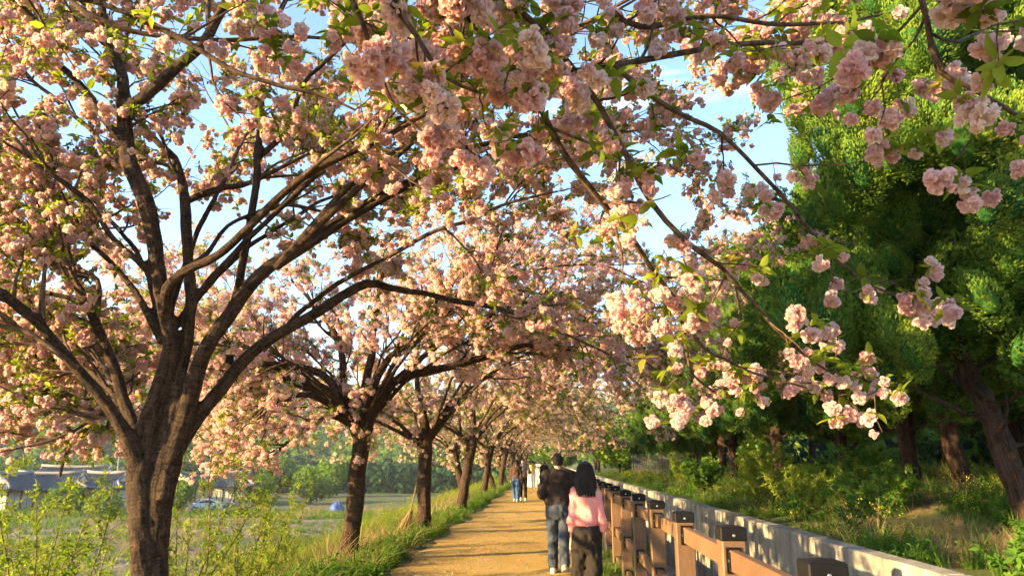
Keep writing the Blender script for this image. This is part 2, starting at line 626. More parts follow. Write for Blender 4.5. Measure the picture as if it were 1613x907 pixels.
def concrete_mat():
    m, N, L, out = mat('weathered_concrete')
    pos = N.new('ShaderNodeNewGeometry').outputs['Position']
    streak = noise_node(N, L, 1.0, 6, 0.7, pos, (4.0, 4.5, 0.5))
    blot = noise_node(N, L, 1.3, 5, 0.65, pos)
    fine = noise_node(N, L, 40.0, 4, 0.7, pos)
    s = math_node(N, L, 'ADD', math_node(N, L, 'MULTIPLY', streak, 0.45), math_node(N, L, 'MULTIPLY', blot, 0.45))
    s = math_node(N, L, 'ADD', s, math_node(N, L, 'MULTIPLY', fine, 0.12))
    r = ramp(N, [(0.36, (0.06, 0.053, 0.040)), (0.47, (0.20, 0.18, 0.140)), (0.62, (0.36, 0.325, 0.265))])
    L.new(s, r.inputs[0])
    p = N.new('ShaderNodeBsdfPrincipled')
    p.inputs['Roughness'].default_value = 0.9
    p.inputs['Specular IOR Level'].default_value = 0.2
    L.new(r.outputs[0], p.inputs['Base Color'])
    L.new(bump(N, L, s, 0.5, 0.012), p.inputs['Normal'])
    L.new(p.outputs[0], out.inputs['Surface'])
    return m


M['ground'], M['path'], M['concrete'] = ground_mat(), path_mat(), concrete_mat()
M['field'] = simple_mat('ploughed_soil', (0.145, 0.128, 0.098), 0.95, 0.4, 1.4, 0.5, 0.1, 0.1)


def sheet(name, xs, ys, zf, m, **tags):
    X, Y = np.meshgrid(xs, ys)
    Z = zf(X, Y)
    V = np.stack([X.ravel(), Y.ravel(), Z.ravel()], 1)
    nx, ny = len(xs), len(ys)
    i = np.arange(ny - 1)[:, None] * nx
    j = np.arange(nx - 1)[None, :]
    Fq = np.stack([i + j, i + j + 1, i + nx + j + 1, i + nx + j], -1).reshape(-1, 4)
    return link(name, mesh_np(name, V, Fq, [m]), **tags)


xs = np.concatenate([[-2500, -1200, -600, -300, -180, -120, -80], np.arange(-60, -16, 2.0), np.arange(-16, -2.2, 0.3), [-2.0, -1.0, 0.0, 0.8, 1.2, 1.42, 1.435, 2.4, 3.49, 3.51],
                     np.arange(3.7, 14, 0.3), np.arange(14, 60, 2.0), [80, 120, 200, 400, 900, 2500]])
ys = np.concatenate([[-600, -200, -80, -40], np.arange(-25, -2, 1.5), np.arange(-2, 45, 0.35), np.arange(45, 130, 2.0), [140, 160, 200, 260, 350, 500, 800, 1400, 2600]])
sheet('ground', xs, ys, gz, M['ground'], kind='structure')


def path_z(X, Y):
    u = np.linspace(0, 1, X.shape[1])[None, :] * np.ones_like(X)
    edge = smooth01(np.minimum(u, 1 - u) / 0.09)
    P = np.stack([X.ravel(), Y.ravel(), 0 * X.ravel()], 1)
    return -0.012 + edge * (0.030 + 0.008 * vnoise(P * 2.1, 9).reshape(X.shape)) - 0.012 * np.exp(-((X + 0.9) / 0.9) ** 2)


def build_path():
    ys = np.concatenate([np.arange(-12, 2, 0.5), np.arange(2, 40, 0.16), np.arange(40, 150, 1.0)])
    u = np.linspace(0, 1, 34)
    Q = np.stack([ys * 0.45, 0 * ys, 0 * ys], 1)
    xl = -2.50 + 0.16 * fbm(Q, 21) + 0.06 * fbm(Q * 5, 22)
    xr = 0.62 + 0.10 * fbm(Q, 23) + 0.05 * fbm(Q * 5, 24)
    X = xl[:, None] * (1 - u) + xr[:, None] * u
    Y = ys[:, None] * np.ones_like(X)
    Z = path_z(X, Y)
    V = np.stack([X.ravel(), Y.ravel(), Z.ravel()], 1)
    nx, ny = X.shape[1], X.shape[0]
    i = np.arange(ny - 1)[:, None] * nx
    j = np.arange(nx - 1)[None, :]
    Fq = np.stack([i + j, i + j + 1, i + nx + j + 1, i + nx + j], -1).reshape(-1, 4)
    link('path', mesh_np('path', V, Fq, [M['path']]), kind='structure')


build_path()

# channel floor and its near side, one concrete trough
ch = MB()
ch.box((2.42, 50, -1.17), (1.98, 130, 0.12))
ch.box((1.50, 50, -0.585), (0.12, 130, 1.08))
ch.build('channel', M['concrete'], kind='structure')

# ------------------------------------------------------------------ concrete wall beyond the channel: panels with recessed joints
WALL_X, WALL_H = 3.40, 0.71
wall = empty('concrete_wall', (WALL_X, 0, 0), label='low pale concrete wall along the far side of the channel', cat='wall')
pw = 1.02
pan = MB()
pan.box((0.0, 0, (WALL_H - 1.1) / 2), (0.24, pw - 0.022, WALL_H + 1.1), 0.016)
pan_me = pan.mesh('wall_panel', M['concrete'])
for k in range(64):
    y = 2.2 + k * pw
    link('wall_panel', pan_me, wall, (0.004 * math.sin(k * 2.3), y, 0.005 * math.sin(k * 1.7)), (0, 0.004 * math.sin(k * 5.1), 0))
back = MB()
back.box((0.145, 34.5, -0.25), (0.03, 67, 1.75))
back.build('wall_backing', M['concrete'], wall)
back = MB()
back.box((0.0, 93, (WALL_H - 1.1) / 2 - .01), (0.22, 50, WALL_H + 1.1))
back.build('far_wall_run', M['concrete'], wall)

# ------------------------------------------------------------------ brown post-and-rail fence
def paint_mat():
    m, N, L, out = mat('brown_fence_paint')
    tc = N.new('ShaderNodeTexCoord').outputs['Object']
    oi = N.new('ShaderNodeObjectInfo')
    g = noise_node(N, L, 6.0, 6, 0.7, tc, (6, 6, 0.8))
    b = noise_node(N, L, 2.4, 5, 0.6, tc)
    r = ramp(N, [(0.32, (0.10, 0.052, 0.026)), (0.55, (0.16, 0.088, 0.044)), (0.75, (0.22, 0.130, 0.072))])
    L.new(math_node(N, L, 'ADD', math_node(N, L, 'MULTIPLY', g, 0.45), math_node(N, L, 'ADD', math_node(N, L, 'MULTIPLY', b, 0.45), math_node(N, L, 'MULTIPLY', oi.outputs['Random'], 0.10))), r.inputs[0])
    p = N.new('ShaderNodeBsdfPrincipled')
    p.inputs['Roughness'].default_value = 0.55
    p.inputs['Specular IOR Level'].default_value = 0.35
    L.new(r.outputs[0], p.inputs['Base Color'])
    L.new(bump(N, L, g, 0.25, 0.004), p.inputs['Normal'])
    L.new(p.outputs[0], out.inputs['Surface'])
    return m


M['paint'] = paint_mat()
M['cap'] = simple_mat('black_cap_plastic', (0.006, 0.0055, 0.005), 0.6, 0.3, 20, 0.1, 0.002, 0.2)
M['steel'] = simple_mat('zinc_bolt', (0.55, 0.53, 0.50), 0.35, 0.1, 30, metal=1.0)
FX, PH, PW = 1.15, 1.235, 0.150
SP = 1.64
fence = empty('post_and_rail_fence', (FX, 0, 0), label='brown post and rail fence with black capped posts along the path', cat='fence')
post_me = MB().box((0, 0, (PH - 0.085 - 0.05) / 2), (PW, PW, PH - 0.085 + 0.05), 0.008).mesh('post', M['paint'])
cap = MB().box((0, 0, PH - 0.052), (PW + 0.012, PW + 0.012, 0.085), 0.007)
h = (PW + 0.006) / 2
cap.add([[-h, -h, PH - 0.012], [h, -h, PH - 0.012], [h, h, PH - 0.012], [-h, h, PH - 0.012], [0, 0, PH + 0.002]], [[0, 1, 4], [1, 2, 4], [2, 3, 4], [3, 0, 4]])
cap_me = cap.mesh('post_cap', M['cap'])
bolt = MB().tube([[0, -PW / 2 - 0.005, 0], [0, -PW / 2 - 0.009, 0], [0, -PW / 2 - 0.011, 0]], [0.009, 0.009, 0.005], 8)
bolt_me = bolt.mesh('bolt', M['steel'])
RAILS = (1.035, 0.49, 0.03)
RH, RT = 0.125, 0.06
rail_me = MB().box((0, 0, 0), (RT, SP - PW - 0.012, RH), 0.006).mesh('rail', M['paint'])
br_me, sb_me = [], []
for e in (-1, 1):
    br, sb = MB(), MB()
    yb = e * (SP / 2 - PW / 2 - 0.004)
    br.box((0, yb, 0), (RT + 0.034, 0.006, RH + 0.03))
    for s in (-1, 1):
        br.box((s * (RT / 2 + 0.0035), yb - e * 0.0245, 0), (0.005, 0.045, RH - 0.02))
    br_me.append(br.mesh('bracket', M['cap']))
    yb = e * (SP / 2 - PW / 2 - 0.03)
    sb.tube([[-RT / 2 - 0.006, yb, 0], [-RT / 2 - 0.012, yb, 0]], 0.009, 8)
    sb_me.append(sb.mesh('bolt', M['steel']))
Y0 = 3.38
for k in range(-1, 40):
    y = Y0 + k * SP
    tilt = (0.006 * math.sin(k * 3.1), 0.006 * math.sin(k * 1.9), 0.02 * math.sin(k * 2.7))
    post = link('post', post_me, fence, (0, y, 0.008 * math.sin(k * 2.2)), tilt)
    c = link('post_cap', cap_me, post)
    if k < 18:
        link('bolt', bolt_me, post, (0, 0, PH - 0.06))
    for zr in RAILS:
        rl = link('rail', rail_me, fence, (0, y + SP / 2, zr), (0, 0, 0.004 * math.sin(k * 4.4)))
        if k < 18:
            for e in range(2):
                link('bracket', br_me[e], rl)
                if k < 8:
                    link('bolt', sb_me[e], rl)

# ------------------------------------------------------------------ shapes for scattering
def leaf_geo(length, width, fold=0.25, droop=0.2, seg=3):
    """a pointed leaf along +Y with a folded midrib: verts, quads"""
    V, Fq = [], []
    for i in range(seg + 1):
        t = i / seg
        w = width * 0.5 * math.sin(math.pi * min(1.0, 0.08 + 0.92 * t) ** 0.8) if i < seg else 0.002
        y = length * t
        z = -droop * length * t * t
        V += [[-w, y, z + fold * w], [0, y, z], [w, y, z + fold * w]]
    for i in range(seg):
        a = i * 3
        Fq += [[a, a + 1, a + 4, a + 3], [a + 1, a + 2, a + 5, a + 4]]
    return np.array(V), np.array(Fq)


def rot_to(d, spin=0.0):
    """matrix whose +Y maps to d"""
    q = Vector(d).to_track_quat('Y', 'Z')
    return np.array((q.to_matrix() @ Matrix.Rotation(spin, 3, 'Y')))


def sph(n, rng):
    v = rng.normal(size=(n, 3))
    return unit(v)


def flower_geo(c, r, axis, npet, rng, two=True):
    """one double blossom: ruffled petals round a centre"""
    Vs, Fs, Ts = [], [], []
    n0 = 0
    D = unit(sph(npet, rng) + np.asarray(axis) * 0.75)
    for d in D:
        s = np.cross(d, sph(1, rng)[0])
        s /= np.linalg.norm(s)
        u = np.cross(s, d)
        w = r * rng.uniform(0.30, 0.50)
        cup = u * r * rng.uniform(-0.25, 0.25)
        if two:
            p = [c + d * r * .15 - s * w * .25, c + d * r * .15 + s * w * .25, c + d * r * .62 + s * w + cup * .4, c + d * r * .62 - s * w + cup * .4,
                 c + d * r * rng.uniform(.95, 1.1) + s * w * .7 + cup + u * r * rng.uniform(-.15, .15), c + d * r * rng.uniform(.95, 1.1) - s * w * .7 + cup + u * r * rng.uniform(-.15, .15)]
            f = [[0, 1, 2, 3], [3, 2, 4, 5]]
            t = [0, 0, .6, .6, 1, 1]
        else:
            p = [c + d * r * .2 - s * w * .4, c + d * r * .2 + s * w * .4, c + d * r + s * w * 1.1 + cup, c + d * r - s * w * 1.1 + cup]
            f = [[0, 1, 2, 3]]
            t = [0, 0, 1, 1]
        Vs += p
        Fs += [[i + n0 for i in q] for q in f]
        Ts += t
        n0 += len(p)
    return np.array(Vs), np.array(Fs), np.array(Ts)


def cluster_mesh(name, nflow, fr, cr, npet, rng, two=True, squash=0.85):
    V, Fq, T, n = [], [], [], 0
    D = sph(nflow, rng)
    # spread the flowers evenly over the ball
    for _ in range(30):
        diff = D[:, None] - D[None]
        d2 = (diff ** 2).sum(-1) + np.eye(nflow)
        D = unit(D + 0.05 * (diff / d2[..., None]).sum(1))
    D = np.vstack([D, sph(3, rng) * .35])
    for d in D:
        c = d * (cr - fr * 0.62) * np.array([1, 1, squash])
        v, f, t = flower_geo(c, fr * rng.uniform(.85, 1.15), d, npet, rng, two)
        V.append(v)
        Fq.append(f + n)
        T.append(t * rng.uniform(0.55, 1.0))
        n += len(v)
    me = mesh_np(name, np.concatenate(V), np.concatenate(Fq), [M['blossom']], True, {'t': np.concatenate(T)})
    return me


prng = np.random.default_rng(5)
CL_HI = [cluster_mesh('blossom_cluster', 7 + k % 4, 0.031, 0.054 + 0.006 * (k % 4), 22, prng) for k in range(6)]
CL_MID = [cluster_mesh('blossom_cluster', 8, 0.033, 0.072, 9, prng, False) for k in range(4)]
CL_LOW = [cluster_mesh('blossom_cluster', 7, 0.045, 0.10, 7, prng, False) for k in range(4)]


def sprig_mesh(name, nleaf, length, width, m, rng, seg=3, spread=0.9):
    V, Fq, n = [], [], 0
    for k in range(nleaf):
        a = 2 * math.pi * k / nleaf + rng.uniform(-.5, .5)
        d = np.array([math.cos(a) * spread, math.sin(a) * spread, rng.uniform(-0.5, 0.7)])
        v, f = leaf_geo(length * rng.uniform(.7, 1.15), width * rng.uniform(.8, 1.15), rng.uniform(.15, .5), rng.uniform(.05, .4), seg)
        v = v @ rot_to(d, rng.uniform(-.6, .6)).T + d * 0.012
        V.append(v)
        Fq.append(f + n)
        n += len(v)
    return mesh_np(name, np.concatenate(V), np.concatenate(Fq), [m], True)


SPRIG_HI = [sprig_mesh('leaf_sprig', 4, 0.120, 0.056, M['leaf'], prng, 4) for k in range(4)]
SPRIG_MID = [sprig_mesh('leaf_sprig', 4, 0.11, 0.055, M['leaf'], prng, 2) for k in range(3)]
P_CL_HI, P_CL_MID, P_CL_LOW = [[proto('p', m) for m in s] for s in (CL_HI, CL_MID, CL_LOW)]
P_SP_HI, P_SP_MID = [[proto('p', m) for m in s] for s in (SPRIG_HI, SPRIG_MID)]
for i, s in enumerate((P_CL_HI, P_CL_MID, P_CL_LOW, P_SP_HI, P_SP_MID)):
    for k, o in enumerate(s):
        o.name = 'shape_%d_%d' % (i, k)


def blade_tuft(name, n, hmin, hmax, w, spread, m, rng, lean=0.5):
    V, Fq, c = [], [], 0
    for k in range(n):
        a = rng.uniform(0, 2 * math.pi)
        r = spread * math.sqrt(rng.uniform())
        base = np.array([math.cos(a) * r, math.sin(a) * r, -0.02])
        hh = rng.uniform(hmin, hmax)
        a2 = a + rng.uniform(-1, 1)
        out = np.array([math.cos(a2), math.sin(a2), 0]) * lean * hh * rng.uniform(.3, 1.2)
        side = np.array([-math.sin(a2 + rng.uniform(-.8, .8)), math.cos(a2), 0]) * w * rng.uniform(.6, 1.3)
        up = np.array([0, 0, hh])
        p = [base - side, base + side, base + up * .55 + out * .3 + side * .8, base + up * .55 + out * .3 - side * .8, base + up * .95 + out + side * .15, base + up * .95 + out - side * .15]
        V += p
        Fq += [[c, c + 1, c + 2, c + 3], [c + 3, c + 2, c + 4, c + 5]]
        c += 6
    return mesh_np(name, V, Fq, [m], True)


def weed_mesh(name, nstem, hmin, hmax, nleaf, ll, lw, m, rng, spread=0.06, lean=0.35, flower=None, nflow=0):
    V, F, MI, c = [], [], [], 0
    for s in range(nstem):
        a = rng.uniform(0, 2 * math.pi)
        r = spread * math.sqrt(rng.uniform())
        base = np.array([math.cos(a) * r, math.sin(a) * r, -0.02])
        hh = rng.uniform(hmin, hmax)
        top = base + np.array([math.cos(a) * lean * hh * rng.uniform(.2, 1), math.sin(a) * lean * hh * rng.uniform(.2, 1), hh])
        side = np.array([-math.sin(a), math.cos(a), 0]) * 0.0035
        V += [base - side, base + side, top + side * .5, top - side * .5]
        F.append([c, c + 1, c + 2, c + 3])
        MI.append(0)
        c += 4
        for k in range(nleaf):
            t = rng.uniform(.15, 1.0)
            p = base + (top - base) * t
            a3 = rng.uniform(0, 2 * math.pi)
            d = np.array([math.cos(a3), math.sin(a3), rng.uniform(0.0, .9)])
            v, f = leaf_geo(ll * rng.uniform(.6, 1.2), lw * rng.uniform(.7, 1.2), .25, rng.uniform(0, .5), 2)
            v = v @ rot_to(d, rng.uniform(-.5, .5)).T + p
            V += list(v)
            F += [list(q + c) for q in f]
            MI += [0] * len(f)
            c += len(v)
        for k in range(nflow):
            p = top + rng.normal(size=3) * np.array([.03, .03, .03])
            d1, d2 = sph(2, rng) * 0.010
            V += [p - d1, p + d2, p + d1, p - d2]
            F.append([c, c + 1, c + 2, c + 3])
            MI.append(1)
            c += 4
    return mesh_np(name, V, np.array(F), [m] + ([flower] if flower else []), True, mat_idx=MI)


TUFT = [proto('shape_tuft_%d' % k, blade_tuft('grass_tuft', 16, .10, .26, .0045, .07, M['grass'], prng)) for k in range(4)]
TUFT_LONG = [proto('shape_long_%d' % k, blade_tuft('grass_tuft', 22, .20, .48, .006, .10, M['grass'], prng, .7)) for k in range(4)]
STRAW = [proto('shape_straw_%d' % k, blade_tuft('straw_tuft', 26, .14, .42, .0035, .12, M['straw'], prng, 1.3)) for k in range(4)]
WEED = [proto('shape_weed_%d' % k, weed_mesh('weed', 6, .10, .30, 6, .075, .038, M['weed'], prng, .08, .6)) for k in range(4)]
TALLW = [proto('shape_tall_%d' % k, weed_mesh('weed', 5, .45, .95, 13, .075, .020, M['shoot'], prng, .10, .25, M['rape'], 2 if k < 1 else 0)) for k in range(4)]
RAPE = [proto('shape_rape_%d' % k, weed_mesh('weed', 4, .22, .45, 6, .06, .022, M['weed'], prng, .08, .4, M['rape'], 3)) for k in range(3)]


def rand_rot(n, tilt=0.15, rng=RNG):
    return np.stack([rng.normal(0, tilt, n), rng.normal(0, tilt, n), rng.uniform(0, 2 * np.pi, n)], 1)


def region(n, x0, x1, y0, y1, ypow=1.0):
    x = RNG.uniform(x0, x1, n)
    y = y0 + (y1 - y0) * RNG.uniform(0, 1, n) ** ypow
    return x, y


def cover(name, x, y, protos, smin, smax, tilt=0.15, dz=0.0, **tags):
    z = gz(x, y) + dz
    n = len(x)
    return scatter(name, np.stack([x, y, z], 1), rand_rot(n, tilt), RNG.uniform(smin, smax, n), protos, kind='stuff', **tags)


def keep(x, y, f):
    m = f(x, y)
    return x[m], y[m]


def patch(x, y, scale, seed, thr):
    P = np.stack([x * scale, y * scale, 0 * x], 1)
    return fbm(P, seed) > thr


# left verge and bank
x, y = region(17000, -7.5, -2.35, 3.5, 60, 1.6)
x, y = keep(x, y, lambda x, y: (x < -2.62 - 0.12 * np.sin(y * 1.3)) & patch(x, y, .8, 31, -.25))
cover('verge_grass', x, y, TUFT + TUFT + TUFT_LONG[:2] + STRAW[:1], .45, 1.2, label='short green grass on the verge along the left of the path', cat='grass')
x, y = region(6500, -6.0, -2.45, 5, 60, 1.5)
x, y = keep(x, y, lambda x, y: patch(x, y, .9, 33, -.1))
cover('verge_weeds', x, y, WEED, .5, 1.35, label='broad leaved weeds among the verge grass left of the path', cat='weeds')
x, y = region(8000, -10.5, -4.2, 12.0, 75, 1.4)
x, y = keep(x, y, lambda x, y: (x < -4.5 - 0.4 * np.sin(y * .7)) & patch(x, y, .5, 35, -.35))
cover('tall_weeds', x, y, TALLW, .6, 1.1, .12, label='tall yellow green weeds behind the cherry trunks', cat='weeds')
x, y = region(3800, -14, -3.2, 5.5, 40, 1.3)
x, y = keep(x, y, lambda x, y: patch(x, y, .45, 37, .05))
cover('dry_grass', x, y, STRAW, .9, 1.9, .2, label='dry straw coloured grass on the left bank', cat='dry grass')
x, y = region(9000, -17, -6.5, 6, 60, 1.2)
x, y = keep(x, y, lambda x, y: patch(x, y, .4, 39, -.2))
cover('bank_grass', x, y, TUFT_LONG, .8, 1.5, label='long grass sloping down from the path to the field', cat='grass')
# strip under the fence
x, y = region(2600, 0.55, 1.40, 3.0, 60, 1.7)
x, y = keep(x, y, lambda x, y: (x > .72 + .12 * np.sin(y * 1.7)) & patch(x, y, 1.1, 41, -.2))
cover('fence_grass', x, y, TUFT + WEED[:1], .45, 1.0, label='thin grass strip under the brown fence', cat='grass')
x, y = region(700, 1.6, 3.2, 6.0, 40, 1.4)
x, y = keep(x, y, lambda x, y: patch(x, y, .8, 43, .0))
cover('channel_weeds', x, y, WEED + TUFT_LONG[:2], .8, 1.5, dz=0.15, label='green weeds growing on the channel floor', cat='weeds')
# right bank
x, y = region(15000, 3.6, 15, 4.0, 62, 1.5)
x, y = keep(x, y, lambda x, y: patch(x, y, .55, 45, -.30))
cover('bank_weeds', x, y, WEED + WEED + TUFT + TUFT_LONG[:2], .6, 1.15, label='green weeds and grass on the bank behind the concrete wall', cat='weeds')
x, y = region(1800, 3.7, 12, 9.0, 45, 1.6)
d = np.hypot((x - 5.0) / 1.6, (y - 8.6) / 2.6)
x, y = keep(x, y, lambda x, y: patch(x, y, .5, 47, .35))
cover('bank_straw', x, y, STRAW, .5, 1.0, .45, label='dry straw lying on the bank behind the concrete wall', cat='dry grass')
x, y = region(800, 4.5, 5.7, 8.3, 11.8)
cover('straw_heap', x, y, STRAW, .35, .6, .7, label='golden dry straw heap on the bank near the leaning trunk', cat='dry grass')
x, y = region(700, 3.7, 8, 11, 60, 1.2)
x, y = keep(x, y, lambda x, y: patch(x, y, .5, 49, .05))
cover('yellow_flowers', x, y, RAPE, .7, 1.3, label='small yellow flowering weeds along the bank', cat='flowers')
x, y = region(160, 4.2, 5.6, 38, 44)
cover('yellow_flower_bed', x, y, RAPE, 1.0, 1.5, label='yellow flower patch at the far end of the wall', cat='flowers')


# litter on the path: pebbles and fallen petals
peb = []
for k in range(3):
    v = np.array([[x, y, z] for x in (-1, 1) for y in (-1, 1) for z in (-1, 1)], float)
    v = np.vstack([v * .62, [[1, 0, 0], [-1, 0, 0], [0, 1, 0], [0, -1, 0], [0, 0, 1], [0, 0, -1]]]) * prng.uniform(.8, 1.2, (14, 3)) * np.array([.012, .010, .006])
    f = [[8, 4, 5], [8, 5, 7], [8, 7, 6], [8, 6, 4], [9, 1, 0], [9, 3, 1], [9, 2, 3], [9, 0, 2], [10, 2, 6], [10, 6, 7], [10, 7, 3], [10, 3, 2],
         [11, 0, 1], [11, 1, 5], [11, 5, 4], [11, 4, 0], [12, 1, 3], [12, 3, 7], [12, 7, 5], [12, 5, 1], [13, 0, 4], [13, 4, 6], [13, 6, 2], [13, 2, 0]]
    peb.append(proto('shape_pebble_%d' % k, mesh_np('pebble', v, np.array(f), [M['concrete']], True)))
x, y = region(2600, -2.4, .6, 5, 26, 1.3)
cover('path_pebbles', x, y, peb, .4, 1.5, .3, .016, label='small pebbles strewn on the sandy path', cat='pebbles')
petal = [proto('shape_petal_%d' % k, mesh_np('petal', [[-.008, 0, .002], [0, -.010, 0], [.008, 0, .003], [0, .011, .001]], [[0, 1, 2, 3]], [M['blossom']])) for k in range(1)]
x, y = region(3500, -3.6, 1.2, 5, 30, 1.2)
x, y = keep(x, y, lambda x, y: patch(x, y, .9, 51, -.1) | (x < -2.0))
cover('fallen_petals', x, y, petal, .7, 1.3, .3, .022, label='fallen pale pink petals on the path', cat='petals')

# ------------------------------------------------------------------ cherry trees
def traced(d, pts):
    """limb control points from photograph pixels: d is one distance per point (interpolated), radius in pixels"""
    n = len(pts)
    ds = np.interp(np.linspace(0, 1, n), np.linspace(0, 1, len(d)), d)
    return np.array([[*W(px, py, k), .80 * r * k / F_PX] for (px, py, r), k in zip(pts, ds)])


def wobble(C, amp, seed, step=0.09):
    S = spline(C, step)
    P, R = S[:, :3].copy(), np.maximum(S[:, 3], 0.004)
    k = np.linspace(0, 1, len(P))
    L = np.concatenate([[0], np.cumsum(np.linalg.norm(np.diff(P, axis=0), axis=1))])
    Q = np.stack([L * 1.6, np.full_like(L, seed * 7.3), 0 * L], 1)
    for a in range(3):
        P[:, a] += amp * fbm(Q + a * 31.7, 50 + a, 3) * np.minimum(1, k * 4) * 0.6
    return P, R


def remesh_arrays(V, faces, voxel):
    me = mesh_np('tmp', V, faces)
    o = bpy.data.objects.new('tmp', me)
    COL.objects.link(o)
    md = o.modifiers.new('r', 'REMESH')
    md.mode = 'VOXEL'
    md.voxel_size = voxel
    dg = bpy.context.evaluated_depsgraph_get()
    ev = o.evaluated_get(dg)
    m2 = ev.to_mesh()
    nv, nf = len(m2.vertices), len(m2.polygons)
    v = np.empty(nv * 3, np.float32)
    m2.vertices.foreach_get('co', v)
    f = np.empty(nf * 4, np.int32)
    m2.loops.foreach_get('vertex_index', f)
    ev.to_mesh_clear()
    bpy.data.objects.remove(o)
    bpy.data.meshes.remove(me)
    return v.reshape(-1, 3).astype(float), f.reshape(-1, 4)


def relax(V, Fq, it=2):
    e = np.concatenate([Fq[:, [0, 1]], Fq[:, [1, 2]], Fq[:, [2, 3]], Fq[:, [3, 0]]])
    cnt = np.bincount(e[:, 0], minlength=len(V)).astype(float)
    for _ in range(it):
        acc = np.stack([np.bincount(e[:, 0], V[e[:, 1], a], minlength=len(V)) for a in range(3)], 1)
        acc2 = np.stack([np.bincount(e[:, 1], V[e[:, 0], a], minlength=len(V)) for a in range(3)], 1)
        c2 = cnt + np.bincount(e[:, 1], minlength=len(V))
        V = 0.4 * V + 0.6 * (acc + acc2) / np.maximum(c2, 1)[:, None]
    return V


def woody(base, limbs, voxel, thin, parent, bark, ridge=0.012, seed=0):
    """trunk and limbs: one fused skin, cut into one mesh for each limb along the forks; returns the thin tails"""
    mb = MB()
    tails, skel = [], []
    for li, (P, R) in enumerate(limbs):
        thick = R >= thin
        k = len(R) if thick.all() else max(2, int(np.argmin(thick)))
        if not thick[0]:
            tails.append((P, R))
            continue
        k2 = min(len(R), k + 1)
        mb.tube(P[:k2] - base, R[:k2], 14)
        if k < len(R) - 1:
            tails.append((P[max(0, k - 2):], R[max(0, k - 2):]))
        skel.append((li, P[:k2] - base, R[:k2]))
    faces = [np.concatenate(v) for kk, v in sorted(mb.F.items()) if v]
    V, Fq = remesh_arrays(np.concatenate(mb.V), faces, voxel)
    V = relax(V, Fq, 2)
    best = np.full(len(V), 1e9)
    lid = np.zeros(len(V), int)
    barkc = np.zeros((len(V), 3))
    nrm = np.zeros((len(V), 3))
    rad = np.full(len(V), .05)
    for (li, P, R) in skel:
        m = R.max() + 0.12
        idx = np.where(((V > P.min(0) - m) & (V < P.max(0) + m)).all(1))[0]
        T = unit(np.gradient(P, axis=0))
        L = np.concatenate([[0], np.cumsum(np.linalg.norm(np.diff(P, axis=0), axis=1))])
        for c in np.array_split(idx, max(1, len(idx) // 20000)):
            d = V[c][:, None, :] - P[None]
            ax = (d * T[None]).sum(-1)
            dist = np.linalg.norm(d, axis=-1)
            j = dist.argmin(1)
            r = np.arange(len(c))
            o = d[r, j] - T[j] * ax[r, j][:, None]
            ro = np.linalg.norm(o, axis=1)
            score = np.hypot(ro, np.maximum(np.abs(ax[r, j]) - .08, 0)) - R[j]
            better = score < best[c]
            cb = c[better]
            best[cb] = score[better]
            lid[cb] = li
            nrm[cb] = unit(o[better])
            rad[cb] = R[j][better]
            u = o[better]
            # a frame fixed for the limb keeps the bark pattern from swirling
            a = np.array([0.31, 0.87, 0.38])
            e1 = unit(np.cross(T[j][better], a))
            e2 = np.cross(T[j][better], e1)
            barkc[cb] = np.stack([(u * e1).sum(1), (u * e2).sum(1), L[j][better] + ax[r, j][better] + li * 3.7], 1)
    # bark relief: vertical plates and cross bands
    B = barkc
    a1 = vnoise(B * np.array([16, 16, 3.5]), seed + 1)
    a2 = vnoise(B * np.array([34, 34, 16]), seed + 2)
    a3 = vnoise(B * np.array([5, 5, 2.0]), seed + 3)
    amp = ridge * np.clip(rad / 0.13, .18, 1.3)
    V = V + nrm * (amp * (0.6 * a1 + 0.45 * a2 + 0.8 * a3))[:, None]
    fl = lid[Fq]
    fid = np.where((fl[:, 0] == fl[:, 1]) | (fl[:, 0] == fl[:, 2]), fl[:, 0], np.where(fl[:, 1] == fl[:, 2], fl[:, 1], fl[:, 3]))
    for li in np.unique(fid):
        f = Fq[fid == li]
        u, inv = np.unique(f, return_inverse=True)
        nm = 'trunk' if li == 0 else 'limb'
        link(nm, mesh_np(nm, V[u], inv.reshape(-1, 4), [bark], True, {'bark': B[u]}), parent)
    return tails


def walk(S, D, L, n, bend, up, rng):
    """random growing paths: N starts, directions, lengths -> (N,n,3)"""
    N = len(S)
    P = np.zeros((N, n, 3))
    P[:, 0] = S
    d = unit(D)
    st = (L / (n - 1))[:, None]
    for j in range(1, n):
        d = unit(d + rng.normal(0, bend, (N, 3)) + np.array([0, 0, up]))
        P[:, j] = P[:, j - 1] + d * st
    return P


def side_dirs(T, ang, rng, flat=0.35):
    r = rng.normal(size=T.shape)
    r[:, 2] *= flat
    s = unit(r - T * (r * T).sum(-1, keepdims=True))
    return unit(T * np.cos(ang)[:, None] + s * np.sin(ang)[:, None])


